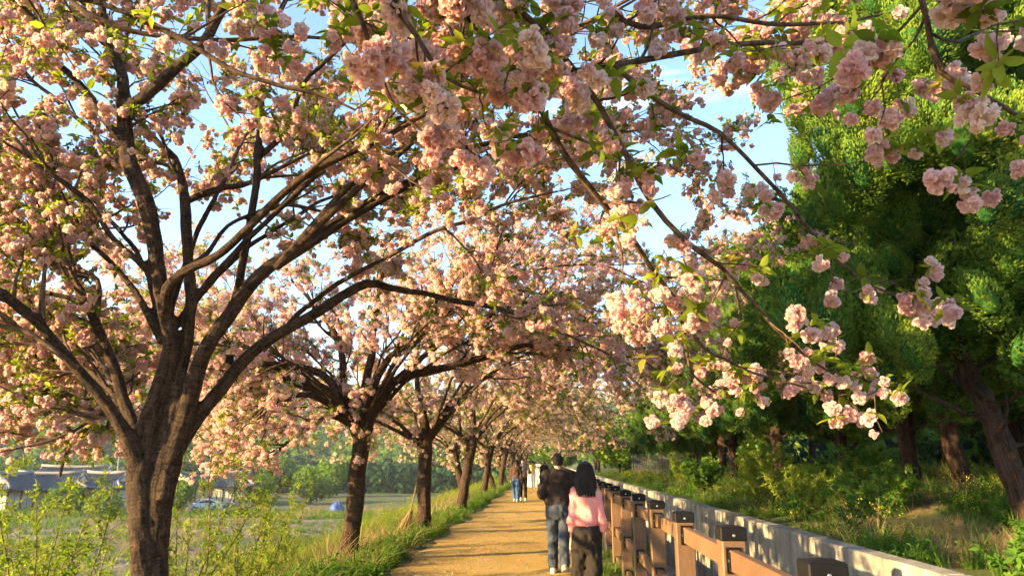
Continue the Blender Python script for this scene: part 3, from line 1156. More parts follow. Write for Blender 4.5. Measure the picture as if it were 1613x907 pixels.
def crown(base, limbs, rng, sp_branch=0.22, t0s=None, blen=(0.55, 1.35), sp_twig=0.13, tlen=(0.16, 0.42), t0=0.30, rmin=0.0, per_twig=2.0, drop=None, leafs=1.0):
    """side branches, twigs and the places where blossoms and leaves sit"""
    S, T, R, Lr = [], [], [], []
    for li, (P, Rr) in enumerate(limbs):
        if t0s is not None:
            t0 = t0s[li]
        seg = np.linalg.norm(np.diff(P, axis=0), axis=1)
        L = np.concatenate([[0], np.cumsum(seg)])
        tot = L[-1]
        n = max(1, int(tot * (1 - t0) / sp_branch))
        s = rng.uniform(tot * t0, tot, n)
        s[-1] = tot
        Tn = unit(np.gradient(P, axis=0))
        S.append(np.stack([np.interp(s, L, P[:, a]) for a in range(3)], 1))
        T.append(unit(np.stack([np.interp(s, L, Tn[:, a]) for a in range(3)], 1)))
        R.append(np.interp(s, L, Rr))
        Lr.append(1.15 - 0.45 * s / tot)
    S, T, R, Lr = np.concatenate(S), np.concatenate(T), np.concatenate(R), np.concatenate(Lr)
    N = len(S)
    D = side_dirs(T, rng.uniform(.45, 1.15, N), rng, .55)
    D[:, 2] += rng.uniform(-.12, .30, N)
    L1 = rng.uniform(*blen, N) * Lr
    n1 = 8
    PB = walk(S, D, L1, n1, 0.13, 0.015, rng)
    r0 = np.clip(R * .55, .005, .017)
    RB = r0[:, None] * np.linspace(1, .28, n1)[None]
    # twigs
    cnt = np.maximum(2, (L1 / sp_twig).astype(int))
    idx = np.repeat(np.arange(N), cnt)
    t = rng.uniform(.18, 1.0, len(idx))
    fl = t * (n1 - 1)
    j = np.minimum(fl.astype(int), n1 - 2)
    fr = (fl - j)[:, None]
    S2 = PB[idx, j] * (1 - fr) + PB[idx, j + 1] * fr
    T2 = unit(PB[idx, j + 1] - PB[idx, j])
    D2 = side_dirs(T2, rng.uniform(.4, 1.2, len(idx)), rng, .8)
    L2 = rng.uniform(*tlen, len(idx))
    PT = walk(S2, D2, L2, 4, 0.16, -0.02, rng)
    RT_ = np.broadcast_to(np.array([.0042, .0034, .0027, .0018])[None], (len(idx), 4))
    # blossom places: along the twigs
    k = rng.poisson(per_twig, len(idx))
    k = np.maximum(k, (rng.uniform(size=len(idx)) < .8).astype(int))
    ti = np.repeat(np.arange(len(idx)), k)
    tt = rng.uniform(.25, 1.0, len(ti)) * 3
    jj = np.minimum(tt.astype(int), 2)
    fr = (tt - jj)[:, None]
    PC = PT[ti, jj] * (1 - fr) + PT[ti, jj + 1] * fr
    PC = PC + rng.normal(0, .025, PC.shape) + np.array([0, 0, -.04])
    kl = rng.poisson(per_twig * .8 * max(1., leafs), len(idx))
    ti = np.repeat(np.arange(len(idx)), kl)
    tt = rng.uniform(.2, 1.0, len(ti)) * 3
    jj = np.minimum(tt.astype(int), 2)
    fr = (tt - jj)[:, None]
    PL = PT[ti, jj] * (1 - fr) + PT[ti, jj + 1] * fr + rng.normal(0, .015, (len(ti), 3))
    if drop is not None:
        PC, PL = PC[~drop(PC)], PL[~drop(PL)]
        mk = ~drop(PT[:, -1])
        PT, RT_ = PT[mk], RT_[mk]
        mb_ = ~drop(PB[:, -1])
        PB, RB = PB[mb_], RB[mb_]
    return PB, RB, PT, RT_, PC, PL


def seen_order(P, n, far=9.0):
    """indices of the n points that show largest inside the frame"""
    px, py, dep = project(P)
    ok = (px > -30) & (px < 1643) & (py > -30) & (py < 937) & (dep > 0.5) & (dep < far)
    i = np.where(ok)[0]
    return i[np.argsort(dep[i])][:n]


def dress(tree, base, tails, limbs, rng, lod, n_single=0, n_leaf=0, single_far=9.0, cscale=1.0, leafs=1.0, lscale=1.0, near_big=0, **kw):
    PB, RB, PT, RT_, PC, PL = crown(base, limbs, rng, leafs=leafs, **kw)
    V, Fs, B, n = [], [], [], 0
    parts = [tubes(PB, RB, 5 if lod < 2 else 3), tubes(PT, RT_, 4 if lod < 1 else 3)]
    for P, R in tails:
        parts.append(tube(P, R, 7))
    for v, f, b in parts:
        V.append(v)
        Fs.append(f + n)
        B.append(b)
        n += len(v)
    link('twigs', mesh_np('twigs', np.concatenate(V) - base, np.concatenate(Fs), [M['twig']], True, {'bark': np.concatenate(B)}), tree, kind='stuff')
    cl = (P_CL_HI, P_CL_MID, P_CL_LOW)[lod]
    sp = (P_SP_HI, P_SP_MID, P_SP_MID)[lod]
    rot = rand_rot(len(PC), .5, rng)
    sc = rng.uniform(.6, 1.4, len(PC)) * cscale
    if near_big:
        sc = sc * np.where(np.linalg.norm(PC - CAM, axis=1) < 3.7, near_big, 1.0)
    pid = rng.integers(0, len(cl), len(PC))
    single = np.zeros(len(PC), bool)
    if n_single:
        s = seen_order(PC, n_single, single_far)
        single[s] = True
        for i in s:
            o = link('blossom_cluster', cl[pid[i]].data, tree, PC[i] - base, rot[i])
            o.scale = (sc[i],) * 3
    m = ~single
    scatter('blossoms', PC[m] - base, rot[m], sc[m], cl, tree, pid[m], kind='stuff')
    PL = PL[rng.uniform(size=len(PL)) < leafs]
    rot = rand_rot(len(PL), .5, rng)
    sc = rng.uniform(.5, 1.0, len(PL)) * (lscale if lod < 2 else 1.4 * lscale)
    pid = rng.integers(0, len(sp), len(PL))
    single = np.zeros(len(PL), bool)
    if n_leaf:
        s = seen_order(PL, n_leaf, single_far)
        single[s] = True
        for i in s:
            o = link('leaf_sprig', sp[pid[i]].data, tree, PL[i] - base, rot[i])
            o.scale = (sc[i],) * 3
    m = ~single
    scatter('leaves', PL[m] - base, rot[m], sc[m], sp, tree, pid[m], kind='stuff')
    return len(PC), len(PL)


def limb_set(fork, spec, rng, r0):
    """free limbs: spec rows = azimuth deg (0 = right, 90 = ahead), length, rise deg at start, rise deg at end"""
    out = []
    for az, ln, e0, e1 in spec:
        a = math.radians(az)
        p = np.array(fork, float)
        C = [[*p, r0]]
        n = 6
        for i in range(n):
            t = (i + .5) / n
            e = math.radians(e0 + (e1 - e0) * t ** 1.2)
            a += rng.normal(0, .10)
            p = p + np.array([math.cos(a) * math.cos(e), math.sin(a) * math.cos(e), math.sin(e)]) * ln / n
            C.append([*p, r0 * (1 - .82 * (i + 1) / n)])
        out.append(np.array(C))
    return out


def forks(limbs, rng, n=2, frac=(.3, .7), ln=(.35, .6), rk=.62):
    """secondary limbs leaving the given (P,R) limbs"""
    out = []
    for P, R in limbs:
        L = np.concatenate([[0], np.cumsum(np.linalg.norm(np.diff(P, axis=0), axis=1))])
        for k in range(n):
            s = L[-1] * rng.uniform(*frac)
            i = int(np.searchsorted(L, s))
            i = min(max(i, 1), len(P) - 2)
            T = unit(P[i + 1] - P[i - 1])
            D = side_dirs(T[None], np.array([rng.uniform(.45, .85)]), rng, .8)[0]
            D[2] += .15
            ln_ = max(.9, (L[-1]) * rng.uniform(*ln))
            Q = walk(P[i][None], D[None], np.array([ln_]), 7, .16, .03, rng)[0]
            r = R[i] * rk * np.linspace(1, .2, 7)
            out.append(np.concatenate([Q, r[:, None]], 1))
    return out


# ---- the big tree at the left, traced limb by limb
B1 = W(238, 1045, 6.0)
B1[2] = float(gz(B1[0], B1[1]))
d6 = 6.0
T1 = [
    traced([6.0], [(232, 1060, 42), (231, 1000, 32), (229, 930, 26), (226, 860, 25), (223, 790, 26), (222, 740, 26), (228, 690, 23), (249, 613, 19), (264, 540, 17), (259, 493, 16), (247, 440, 16), (238, 380, 17), (223, 312, 18), (205, 255, 17), (195, 199, 16), (189, 159, 14), (185, 99, 11), (172, 50, 9), (162, 0, 8), (150, -70, 6), (120, -150, 3)]),
    traced([5.98, 6.1, 6.5], [(250, 1050, 30), (249, 960, 21), (248, 880, 20), (250, 800, 22), (258, 740, 22), (268, 690, 19), (282, 613, 15), (295, 540, 12.5), (303, 468, 12), (300, 405, 12), (293, 328, 11), (288, 291, 10), (275, 250, 8), (238, 212, 7), (205, 150, 5), (200, 70, 3)]),
    traced([6.02, 6.05, 6.6, 7.2], [(246, 930, 16), (250, 860, 17), (256, 790, 19), (268, 735, 20), (284, 675, 18), (311, 590, 17), (337, 530, 16), (362, 487, 15), (388, 451, 14), (423, 420, 13), (468, 390, 12), (512, 359, 11.5), (565, 328, 11), (617, 301, 10), (675, 268, 9), (735, 235, 7), (810, 215, 5), (900, 225, 3)]),
    traced([5.95, 6.4, 7.2, 8.0], [(256, 790, 15), (270, 725, 17), (311, 659, 14), (357, 602, 13), (401, 553, 13), (445, 522, 12), (490, 495, 11.5), (538, 465, 11), (582, 445, 10), (617, 453, 8), (675, 460, 7), (719, 473, 6.5), (798, 491, 5), (880, 520, 3.5), (960, 560, 2)]),
    traced([6.0, 5.7, 5.3], [(226, 760, 20), (207, 700, 17), (181, 659, 13), (140, 607, 12), (104, 561, 12), (57, 504, 11), (0, 462, 10), (-70, 425, 7), (-150, 400, 4)]),
    traced([6.05, 6.3, 6.6], [(222, 740, 16), (212, 680, 14), (192, 623, 12), (171, 561, 11), (145, 493, 10), (130, 457, 8), (104, 431, 6.5), (57, 405, 5), (0, 370, 4), (-60, 350, 2)]),
    traced([6.3, 6.1], [(145, 493, 8), (110, 470, 6), (78, 462, 5.5), (30, 455, 5), (0, 461, 4.5), (-60, 480, 3)]),
    traced([6.2, 6.5], [(150, 495, 8), (160, 467, 6), (155, 441, 5), (130, 425, 4), (104, 410, 3), (60, 380, 2)]),
    traced([6.0, 5.6], [(189, 165, 13), (212, 162, 13), (252, 132, 13), (285, 99, 12.5), (318, 73, 12), (344, 33, 11), (361, 0, 10), (390, -60, 7), (430, -120, 4)]),
    traced([6.0, 5.7, 5.4], [(200, 235, 9), (175, 202, 9), (142, 156, 9), (109, 122, 8.5), (79, 93, 8), (63, 53, 7.5), (43, 23, 7), (20, 0, 6), (-30, -50, 3)]),
    traced([6.0, 6.3], [(203, 270, 6), (175, 245, 5.5), (142, 205, 5), (99, 169, 4.5), (66, 142, 4), (0, 90, 3)]),
    traced([6.0, 5.6], [(232, 425, 9), (218, 410, 8), (181, 374, 7), (145, 322, 7), (93, 281, 6.5), (52, 250, 5.5), (20, 212, 5), (0, 185, 4), (-40, 140, 2.5)]),
    traced([5.95, 5.7, 5.5, 5.6], [(259, 493, 12), (264, 457, 12), (290, 429, 11), (332, 410, 10.5), (366, 385, 10), (401, 345, 9.5), (445, 306, 9), (494, 270, 8), (547, 244, 7), (578, 231, 6.5), (650, 190, 5), (720, 150, 3)]),
    traced([6.5, 6.6], [(293, 318, 9), (310, 310, 8.5), (332, 302, 8.5), (355, 294, 8), (380, 290, 7), (430, 270, 5), (490, 240, 3)]),
    traced([6.4, 6.6, 6.9], [(368, 483, 10), (378, 447, 9.5), (386, 398, 9.5), (398, 332, 9), (404, 279, 9), (404, 240, 8.5), (412, 174, 8), (417, 114, 7.5), (437, 40, 7), (454, 0, 6), (480, -60, 3)]),
    traced([6.7, 6.4], [(404, 252, 7.5), (430, 225, 7), (457, 194, 6.5), (476, 134, 6), (526, 84, 5), (570, 40, 3)]),
    traced([6.9, 6.4, 6.2], [(450, 518, 6), (476, 487, 6), (529, 447, 6), (582, 416, 5.5), (635, 390, 5), (688, 365, 4.5), (741, 350, 4), (800, 323, 3.5), (880, 300, 2)]),
    traced([5.6, 5.4], [(120, 578, 6), (110, 570, 5.5), (60, 530, 5), (0, 515, 4.5), (-60, 510, 3)]),
    traced([6.1, 6.8], [(300, 420, 7), (330, 395, 6), (360, 355, 5.5), (420, 330, 5), (470, 325, 4), (520, 340, 3)]),
]
rng1 = np.random.default_rng(101)
extra1 = limb_set((-3.22, 6.05, 2.6), [(75, 4.4, 55, 15), (125, 4.2, 52, 5), (38, 4.8, 62, 20), (100, 4.6, 68, 35), (160, 4.2, 48, 0)], rng1, .036)
extra1 += limb_set((-2.4, 6.3, 3.3), [(4, 5.6, 46, -2), (24, 6.0, 42, 0), (-12, 5.0, 52, 8)], rng1, .034)
extra1 += [traced([6.1, 6.7, 7.4, 7.8], [(213, 700, 9), (180, 655, 8), (150, 640, 7), (90, 618, 6), (30, 632, 5), (-30, 672, 3)]),
           traced([6.2, 7.0, 7.6], [(200, 680, 7), (172, 655, 6), (140, 668, 5), (112, 705, 4), (95, 750, 2.5)]),
           traced([6.2, 7.2, 8.2], [(195, 640, 7), (150, 590, 6), (90, 570, 5), (30, 580, 4), (-40, 610, 3)]),
           traced([6.4, 7.6, 8.6], [(180, 600, 7), (140, 560, 6), (80, 540, 5), (20, 530, 4), (-50, 540, 3)])]
L1 = [wobble(C, .05, i) for i, C in enumerate(T1 + extra1)]
L1 += [wobble(C, .03, 40 + i) for i, C in enumerate(forks(L1[4:], rng1, 2, (.45, .9), (.25, .42)))]
tree1 = empty('cherry_tree', B1, label='nearest big cherry tree with forked dark trunk at the left of the path', cat='tree', group='row of blossoming cherry trees')
tails = woody(B1, L1, 0.017, 0.022, tree1, M['bark'], 0.014, 1)


def bare_inside(P):
    # the inner crown is bare and so is the side towards the path camera: flowers sit on the outer shoots
    px, py, dep = project(P)
    r = np.linalg.norm(P - CAM, axis=1)
    u = _hash((P[:, 0] * 1000).astype(np.int64), (P[:, 1] * 1000).astype(np.int64), (P[:, 2] * 1000).astype(np.int64), 5)
    near = (r < 5.7) & (u < .85)
    inner = (px > 120) & (px < 430) & (py > 180) & (r < 7.4) & (u < .72)
    roofs = (px < 215) & (py > 728)
    outside = (px < -50) & (P[:, 2] < 4.2) & (u < .65)
    low_left = (px < 200) & (py > 520) & (u < .25)
    return near | inner | roofs | outside | low_left


n_tr = len(T1)
t0s = [.62 if i < n_tr else (.40 if i < n_tr + 8 else (.12 if i < n_tr + len(extra1) else .2)) for i in range(len(L1))]
for i in (4, 5, 6, 7, 9, 10, 11, 17, 18):
    t0s[i] = .35
print('tree1', dress(tree1, B1, tails, L1, rng1, 0, 300, 300, 9.0, t0s=t0s, sp_branch=.16, sp_twig=.10, tlen=(.12, .36), per_twig=4.2, leafs=.95, lscale=.68, drop=bare_inside, cscale=.47))

# ---- the tree beside the camera whose boughs hang into the top of the picture
B0 = np.array([-3.15, -0.6, 0.0])
f0 = np.array([-3.0, -0.5, 1.9])
def from_fork(C):
    """lead a traced bough back to the fork outside the picture"""
    a, b = f0, C[0, :3]
    m1 = a * .62 + b * .38 + np.array([0, 0, .9])
    m2 = a * .25 + b * .75 + np.array([0, 0, .55])
    r = C[0, 3]
    return np.vstack([[*a, max(.07, r * 2)], [*m1, max(.05, r * 1.5)], [*m2, r * 1.2], C])
T0 = [np.array([[-3.2, -.62, -.25, .26], [-3.16, -.6, .3, .21], [-3.1, -.56, 1.0, .19], [-3.0, -.5, 1.9, .17], [-2.9, -.3, 3.0, .10], [-2.7, .1, 4.2, .07], [-2.6, .5, 5.4, .03]]),
      from_fork(traced([4.0, 4.4], [(60, -40, 8), (103, -6, 8), (159, 7, 7.5), (212, 26, 7.5), (258, 46, 7), (298, 66, 6.5), (331, 89, 6), (377, 114, 5.5), (447, 134, 5), (506, 149, 4), (560, 175, 2.5)])),
      from_fork(traced([4.2, 4.6], [(90, -20, 7), (119, 10, 6.5), (156, 33, 6), (199, 50, 6), (252, 56, 5.5), (305, 61, 5.5), (380, 62, 5), (457, 57, 4.5), (540, 60, 3)])),
      from_fork(traced([3.6, 3.9, 4.2], [(700, -60, 11), (790, 40, 10), (872, 107, 9), (966, 102, 8), (1013, 92, 7.5), (1112, 77, 6.5), (1211, 69, 5.5), (1311, 72, 4), (1400, 90, 2.5)])),
      traced([3.8, 4.0, 4.3, 4.6], [(966, 102, 6), (1001, 134, 6), (1063, 174, 5.5), (1132, 208, 5), (1177, 248, 4.5), (1211, 283, 4.5), (1241, 318, 4), (1291, 377, 3.5), (1331, 417, 3), (1370, 447, 2.5), (1437, 473, 1.5)]),
      from_fork(traced([3.8, 4.3], [(880, -60, 8), (960, 10, 7), (1013, 42, 6.5), (1112, 30, 5.5), (1211, 37, 5), (1311, 35, 4), (1390, 20, 2.5)])),
      from_fork(traced([2.7, 2.9], [(1400, -130, 8), (1450, -10, 7), (1465, 45, 6.5), (1484, 114, 6), (1534, 139, 5), (1613, 184, 4.5), (1700, 240, 3)])),
      traced([2.85, 3.1], [(1470, 55, 4), (1510, 70, 3.5), (1560, 40, 3), (1613, 30, 2.5)]),
      from_fork(traced([3.4, 4.2, 4.9, 5.2], [(640, -80, 10), (740, 30, 9), (830, 130, 8), (900, 250, 7), (960, 330, 6.5), (1013, 400, 6), (1052, 454, 5), (1071, 489, 4), (1086, 574, 3), (1102, 601, 2.5), (1136, 628, 1.5)])),
      from_fork(traced([3.9, 4.3, 4.7, 5.0], [(860, 60, 7), (960, 190, 6.5), (1030, 320, 6), (1090, 385, 5.5), (1132, 419, 5), (1187, 477, 4), (1229, 523, 3.5), (1270, 560, 3), (1320, 590, 2)])),
      traced([4.9, 5.2], [(1060, 470, 4), (1109, 547, 3.5), (1140, 562, 3), (1187, 585, 2.5), (1225, 597, 2), (1290, 615, 1.5)]),
      from_fork(traced([2.6, 2.7, 3.0], [(540, -130, 9), (600, -20, 8), (660, 60, 6), (700, 120, 5), (760, 150, 3)])),
      from_fork(traced([3.0, 3.0], [(500, -90, 7), (560, 10, 6), (590, 90, 5), (625, 180, 4), (690, 230, 2)])),
      ]
rng0 = np.random.default_rng(77)
extra0 = limb_set((-3.0, -.5, 2.0), [(175, 3.8, 55, 15), (-80, 3.4, 50, 20), (235, 3.4, 55, 20), (-20, 3.4, 62, 25)], rng0, .06)
L0 = [wobble(C, .03, 60 + i) for i, C in enumerate(T0)] + [wobble(C, .05, 80 + i) for i, C in enumerate(extra0)]
L0 += [wobble(C, .02, 100 + i) for i, C in enumerate(forks(L0[len(T0):], rng0, 3, (.35, .9), (.25, .45)))]
tree0 = empty('cherry_tree', B0, label='cherry tree beside the viewer, its flowering boughs hanging across the top of the view', cat='tree', group='row of blossoming cherry trees')
tails = woody(B0, L0, 0.017, 0.020, tree0, M['bark'], 0.012, 7)


def near_cam(P):
    px, py, dep = project(P)
    r = np.linalg.norm(P - CAM, axis=1)
    # keep the air round the camera and the view down the path free
    clear = (dep > 0) & (px > 420) & (px < 1600) & (py > 560) & (r < 4.6)
    low = (px > 1180) & (px < 1613) & (py > 330) & (dep > 0) & (r < 4.2)
    u = _hash((P[:, 0] * 1000).astype(np.int64), (P[:, 1] * 1000).astype(np.int64), (P[:, 2] * 1000).astype(np.int64), 9)
    infr = (dep > 0) & (px > -60) & (px < 1670) & (py > -60) & (py < 960)
    r1 = (px > 540) & (px < 850) & (py < 270)
    r2 = (px > 1320) & (py < 320)
    limit = np.where(r1, 2.45, np.where(r2, 2.5, np.where(px < 560, 4.3, 3.7)))
    share = np.where(r1, .25, np.where(r2, .35, np.where(px < 560, .5, .30)))
    left_low = ~infr & (P[:, 0] < -.5) & (P[:, 2] < 3.3)
    return clear | low | left_low | (r < 2.1) | (infr & ((r < limit) | (u < share)))


# the boughs in view bear short side shoots; those outside grow freely
print('tree0', dress(tree0, B0, tails, L0, rng0, 0, 300, 300, 6.5, t0=.25, sp_branch=.21, blen=(.35, .95), sp_twig=.12, tlen=(.12, .30), per_twig=3.2, drop=near_cam, leafs=.85, near_big=1.35, cscale=.62))

# ---- second tree along the path, main limbs traced
B2 = W(548, 884, 13.08)
B2[2] = float(gz(B2[0], B2[1])) - .02
T2 = [traced([13.1], [(546, 905, 26), (548, 884, 20), (552, 840, 17.5), (560, 780, 17), (567, 720, 17), (572, 680, 18), (576, 650, 17), (578, 610, 9), (582, 560, 8), (590, 500, 7), (600, 440, 5), (605, 390, 3)]),
      traced([13.1, 12.5], [(565, 690, 12), (553, 660, 11), (540, 640, 10), (528, 610, 9), (505, 588, 8), (475, 578, 7), (440, 575, 6), (400, 574, 5), (360, 590, 4), (320, 610, 2.5)]),
      traced([13.1, 13.6, 14.4], [(578, 670, 13), (592, 640, 11), (612, 610, 10), (640, 592, 9), (680, 583, 8.5), (720, 575, 8), (760, 563, 7), (800, 550, 6), (860, 545, 4.5), (930, 560, 3)]),
      traced([13.1, 13.3], [(566, 670, 10), (548, 630, 9), (540, 590, 8), (535, 550, 7), (520, 510, 6), (490, 470, 4), (460, 440, 2.5)]),
      traced([13.1, 12.4], [(576, 655, 10), (592, 600, 8.5), (620, 560, 7.5), (660, 530, 6.5), (690, 490, 5), (720, 440, 3.5)]),
      traced([13.0, 12.4, 12.0], [(553, 662, 8), (515, 632, 7), (480, 622, 6), (425, 636, 5), (375, 676, 3)]),
      traced([13.1, 12.8, 12.4], [(556, 670, 7), (525, 655, 6), (495, 668, 5), (455, 692, 4), (425, 722, 2.5)]),
      traced([13.0, 13.4, 13.8], [(553, 655, 8), (500, 610, 7), (440, 598, 6), (380, 620, 5), (330, 662, 3)]),
      traced([13.2, 14.0, 14.6], [(560, 650, 7), (525, 622, 6), (480, 600, 5), (430, 612, 4), (390, 650, 3)]),
      traced([13.2, 13.5], [(612, 610, 7), (650, 575, 6), (690, 545, 5.5), (720, 510, 4), (760, 470, 2.5)])]
rng2 = np.random.default_rng(202)
fk = np.array([B2[0] + .15, B2[1], 2.2])
T2 += limb_set(fk, [(80, 4.4, 60, 15), (-50, 4.4, 55, 10), (20, 7.8, 52, -42), (150, 4.2, 55, 5), (-8, 7.6, 55, -44), (210, 4.4, 45, -12), (42, 7.2, 58, -34), (-28, 6.8, 60, -36), (5, 6.4, 70, -10), (180, 5.6, 42, -34), (200, 5.4, 38, -36), (155, 5.4, 40, -34), (235, 5.0, 40, -34)], rng2, .042)
L2 = [wobble(C, .06, 120 + i) for i, C in enumerate(T2)]
L2 += [wobble(C, .04, 140 + i) for i, C in enumerate(forks(L2[1:], rng2, 3, (.3, .8), (.3, .5)))]
tree2 = empty('cherry_tree', B2, label='second cherry tree along the path, upright trunk with a knot below its fork', cat='tree', group='row of blossoming cherry trees')
tails = woody(B2, L2, 0.024, 0.024, tree2, M['bark'], 0.012, 11)
# the knot at the fork
kn = W(573, 655, 12.86) - B2
th = np.linspace(0, 2 * np.pi, 12, endpoint=False)
kv, kf = [], []
for r, dy in ((.085, .05), (.075, -.02), (.05, -.045), (.035, -.02), (.012, .03)):
    kv += [[kn[0] + r * math.cos(a) * .9, kn[1] + dy, kn[2] + r * math.sin(a)] for a in th]
kf = [[r * 12 + i, r * 12 + (i + 1) % 12, r * 12 + 12 + (i + 1) % 12, r * 12 + 12 + i] for r in range(4) for i in range(12)]
link('knot', mesh_np('knot', kv, np.array(kf), [M['bark']], True, {'bark': np.array(kv)}), tree2)
print('tree2', dress(tree2, B2, tails, L2, rng2, 1, 150, 0, 20, .47, drop=lambda P: (P[:, 2] < 2.3) & (P[:, 0] > -2.9), t0=.28, sp_branch=.21, sp_twig=.12, per_twig=4.6, leafs=1.0, lscale=.7))


def over_path(P):
    return (P[:, 2] < 2.25) & (P[:, 0] > -2.7)


def free_tree(base, lean, seed, r0, lod, label, fork_z=1.9, voxel=.028, spec=None, **kw):
    rng = np.random.default_rng(seed)
    base = np.array([base[0], base[1], float(gz(base[0], base[1])) - .02])
    top = base + np.array([lean[0], lean[1], fork_z])
    C = np.array([[*(base - [0, 0, .25]), r0 * 1.5], [*base, r0 * 1.25], [*(base * .75 + top * .25), r0], [*(base * .4 + top * .6), r0 * .95], [*top, r0 * .95],
                  [*(top + [rng.normal(0, .15), rng.normal(0, .15), .9]), r0 * .5], [*(top + [rng.normal(0, .3), rng.normal(0, .3), 1.9]), r0 * .35], [*(top + [rng.normal(0, .5), rng.normal(0, .5), 3.0]), r0 * .1]])
    if spec is None:
        spec = [(-15, 7.6, 55, -44), (25, 7.8, 54, -42), (55, 6.0, 60, -20), (110, 4.4, 55, 5), (160, 5.0, 48, -30), (215, 5.2, 42, -36), (-50, 6.2, 55, -24), (5, 7.4, 62, -36), (188, 5.4, 45, -34)]
    spec = [(a + rng.uniform(-14, 14), l * rng.uniform(.85, 1.1), e0 + rng.uniform(-8, 8), e1 + rng.uniform(-8, 8)) for a, l, e0, e1 in spec]
    T = [C] + limb_set(top - [0, 0, .12], spec, rng, r0 * .33)
    L = [wobble(c, .07, seed + i) for i, c in enumerate(T)]
    L += [wobble(c, .05, seed + 40 + i) for i, c in enumerate(forks(L[1:], rng, 3, (.25, .85), (.3, .5)))]
    t = empty('cherry_tree', base, label=label, cat='tree', group='row of blossoming cherry trees')
    kw.setdefault('drop', over_path)
    tails = woody(base, L, voxel, .026, t, M['bark'], .014, seed)
    n = dress(t, base, tails, L, rng, lod, **kw)
    print('tree', label[:30], n)
    return t


tree3 = free_tree((-2.9, 18.1), (-.05, .1), 303, .165, 1, 'third cherry tree along the path, with a straw broom leaning on its trunk', 2.1, t0=.22, sp_branch=.22, sp_twig=.13, per_twig=4.2, cscale=.50, leafs=1.1, lscale=.75)
tree4 = free_tree((-2.85, 25.0), (.35, .1), 404, .17, 2, 'fourth cherry tree along the path, its trunk leaning right towards the path', 2.3, .034, t0=.22, sp_branch=.27, sp_twig=.15, per_twig=3.0, cscale=.50, leafs=1.5, lscale=.8)
tree5 = free_tree((-3.25, 31.0), (-.5, .1), 505, .155, 2, 'fifth cherry tree along the path, its trunk leaning left away from the path', 2.0, .04, t0=.22, sp_branch=.28, sp_twig=.16, per_twig=2.1, cscale=.50, leafs=2.6, lscale=.8)


def copy_tree(src, loc, rz, sc, label):
    r = src.copy()
    COL.objects.link(r)
    r.location, r.rotation_euler, r.scale = loc, (0, 0, rz), (sc, sc, sc)
    r['label'] = label
    for chd in list(src.children):
        c = chd.copy()
        COL.objects.link(c)
        c.parent = r
    return r


ORD = ['sixth', 'seventh', 'eighth', 'ninth', 'tenth', 'eleventh', 'twelfth', 'thirteenth', 'fourteenth', 'fifteenth', 'sixteenth']
for k, (x, y, rz, src) in enumerate([(-3.1, 36.8, .18, tree4), (-2.95, 42.3, -.2, tree5), (-3.0, 48.0, -.25, tree4), (-2.9, 53.5, .2, tree5), (-3.0, 59, -.12, tree4), (-2.9, 66, .22, tree5), (-3, 74, -.3, tree4), (-3, 83, .4, tree5), (-2.9, 93, .3, tree4)]):
    copy_tree(src, (x, y, float(gz(x, y)) - .02), rz, random.uniform(.92, 1.06), '%s cherry tree along the path, far down the avenue' % ORD[k])

# ------------------------------------------------------------------ conifers on the right bank
def lobe_mesh(name, n, rng):
    """a dense rounded foliage lobe, unit radius, long axis up: overlapping sprays over a dark heart"""
    D = sph(n, rng)
    el_ = np.array([.62, .62, 1.15])
    lump = 1 + .16 * vnoise(D * 2.6 + rng.uniform(0, 50), 7) + .08 * vnoise(D * 6, 8)
    P = D * el_ * lump[:, None] * rng.uniform(.80, 1.0, (n, 1))
    up = np.array([0, 0, 1.0])
    tang = unit(up - D * D[:, 2:3] + np.cross(up, D) * .45)
    dr = unit(tang * .85 + D * .55 + rng.normal(0, .22, (n, 3)))
    sd = unit(np.cross(dr, D + rng.normal(0, .5, (n, 3)))) * rng.uniform(.016, .030, (n, 1))
    ln = rng.uniform(.09, .17, (n, 1))
    V = np.stack([P, P + dr * ln * .5 + sd, P + dr * ln, P + dr * ln * .5 - sd], 1).reshape(-1, 3)
    F = np.arange(4 * n).reshape(-1, 4)
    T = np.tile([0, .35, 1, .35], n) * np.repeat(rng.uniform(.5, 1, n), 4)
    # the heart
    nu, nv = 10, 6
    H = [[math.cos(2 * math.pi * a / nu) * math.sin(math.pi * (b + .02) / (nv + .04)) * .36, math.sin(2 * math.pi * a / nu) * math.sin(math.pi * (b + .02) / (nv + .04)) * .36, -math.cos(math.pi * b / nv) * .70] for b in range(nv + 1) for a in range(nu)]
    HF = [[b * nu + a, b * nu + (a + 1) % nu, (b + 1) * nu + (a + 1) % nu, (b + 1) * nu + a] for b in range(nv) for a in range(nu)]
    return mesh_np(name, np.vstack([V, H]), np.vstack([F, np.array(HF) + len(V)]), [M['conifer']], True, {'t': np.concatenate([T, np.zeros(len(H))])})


PLUME = [proto('shape_lobe_%d' % k, lobe_mesh('lobe', 1500, prng)) for k in range(4)]


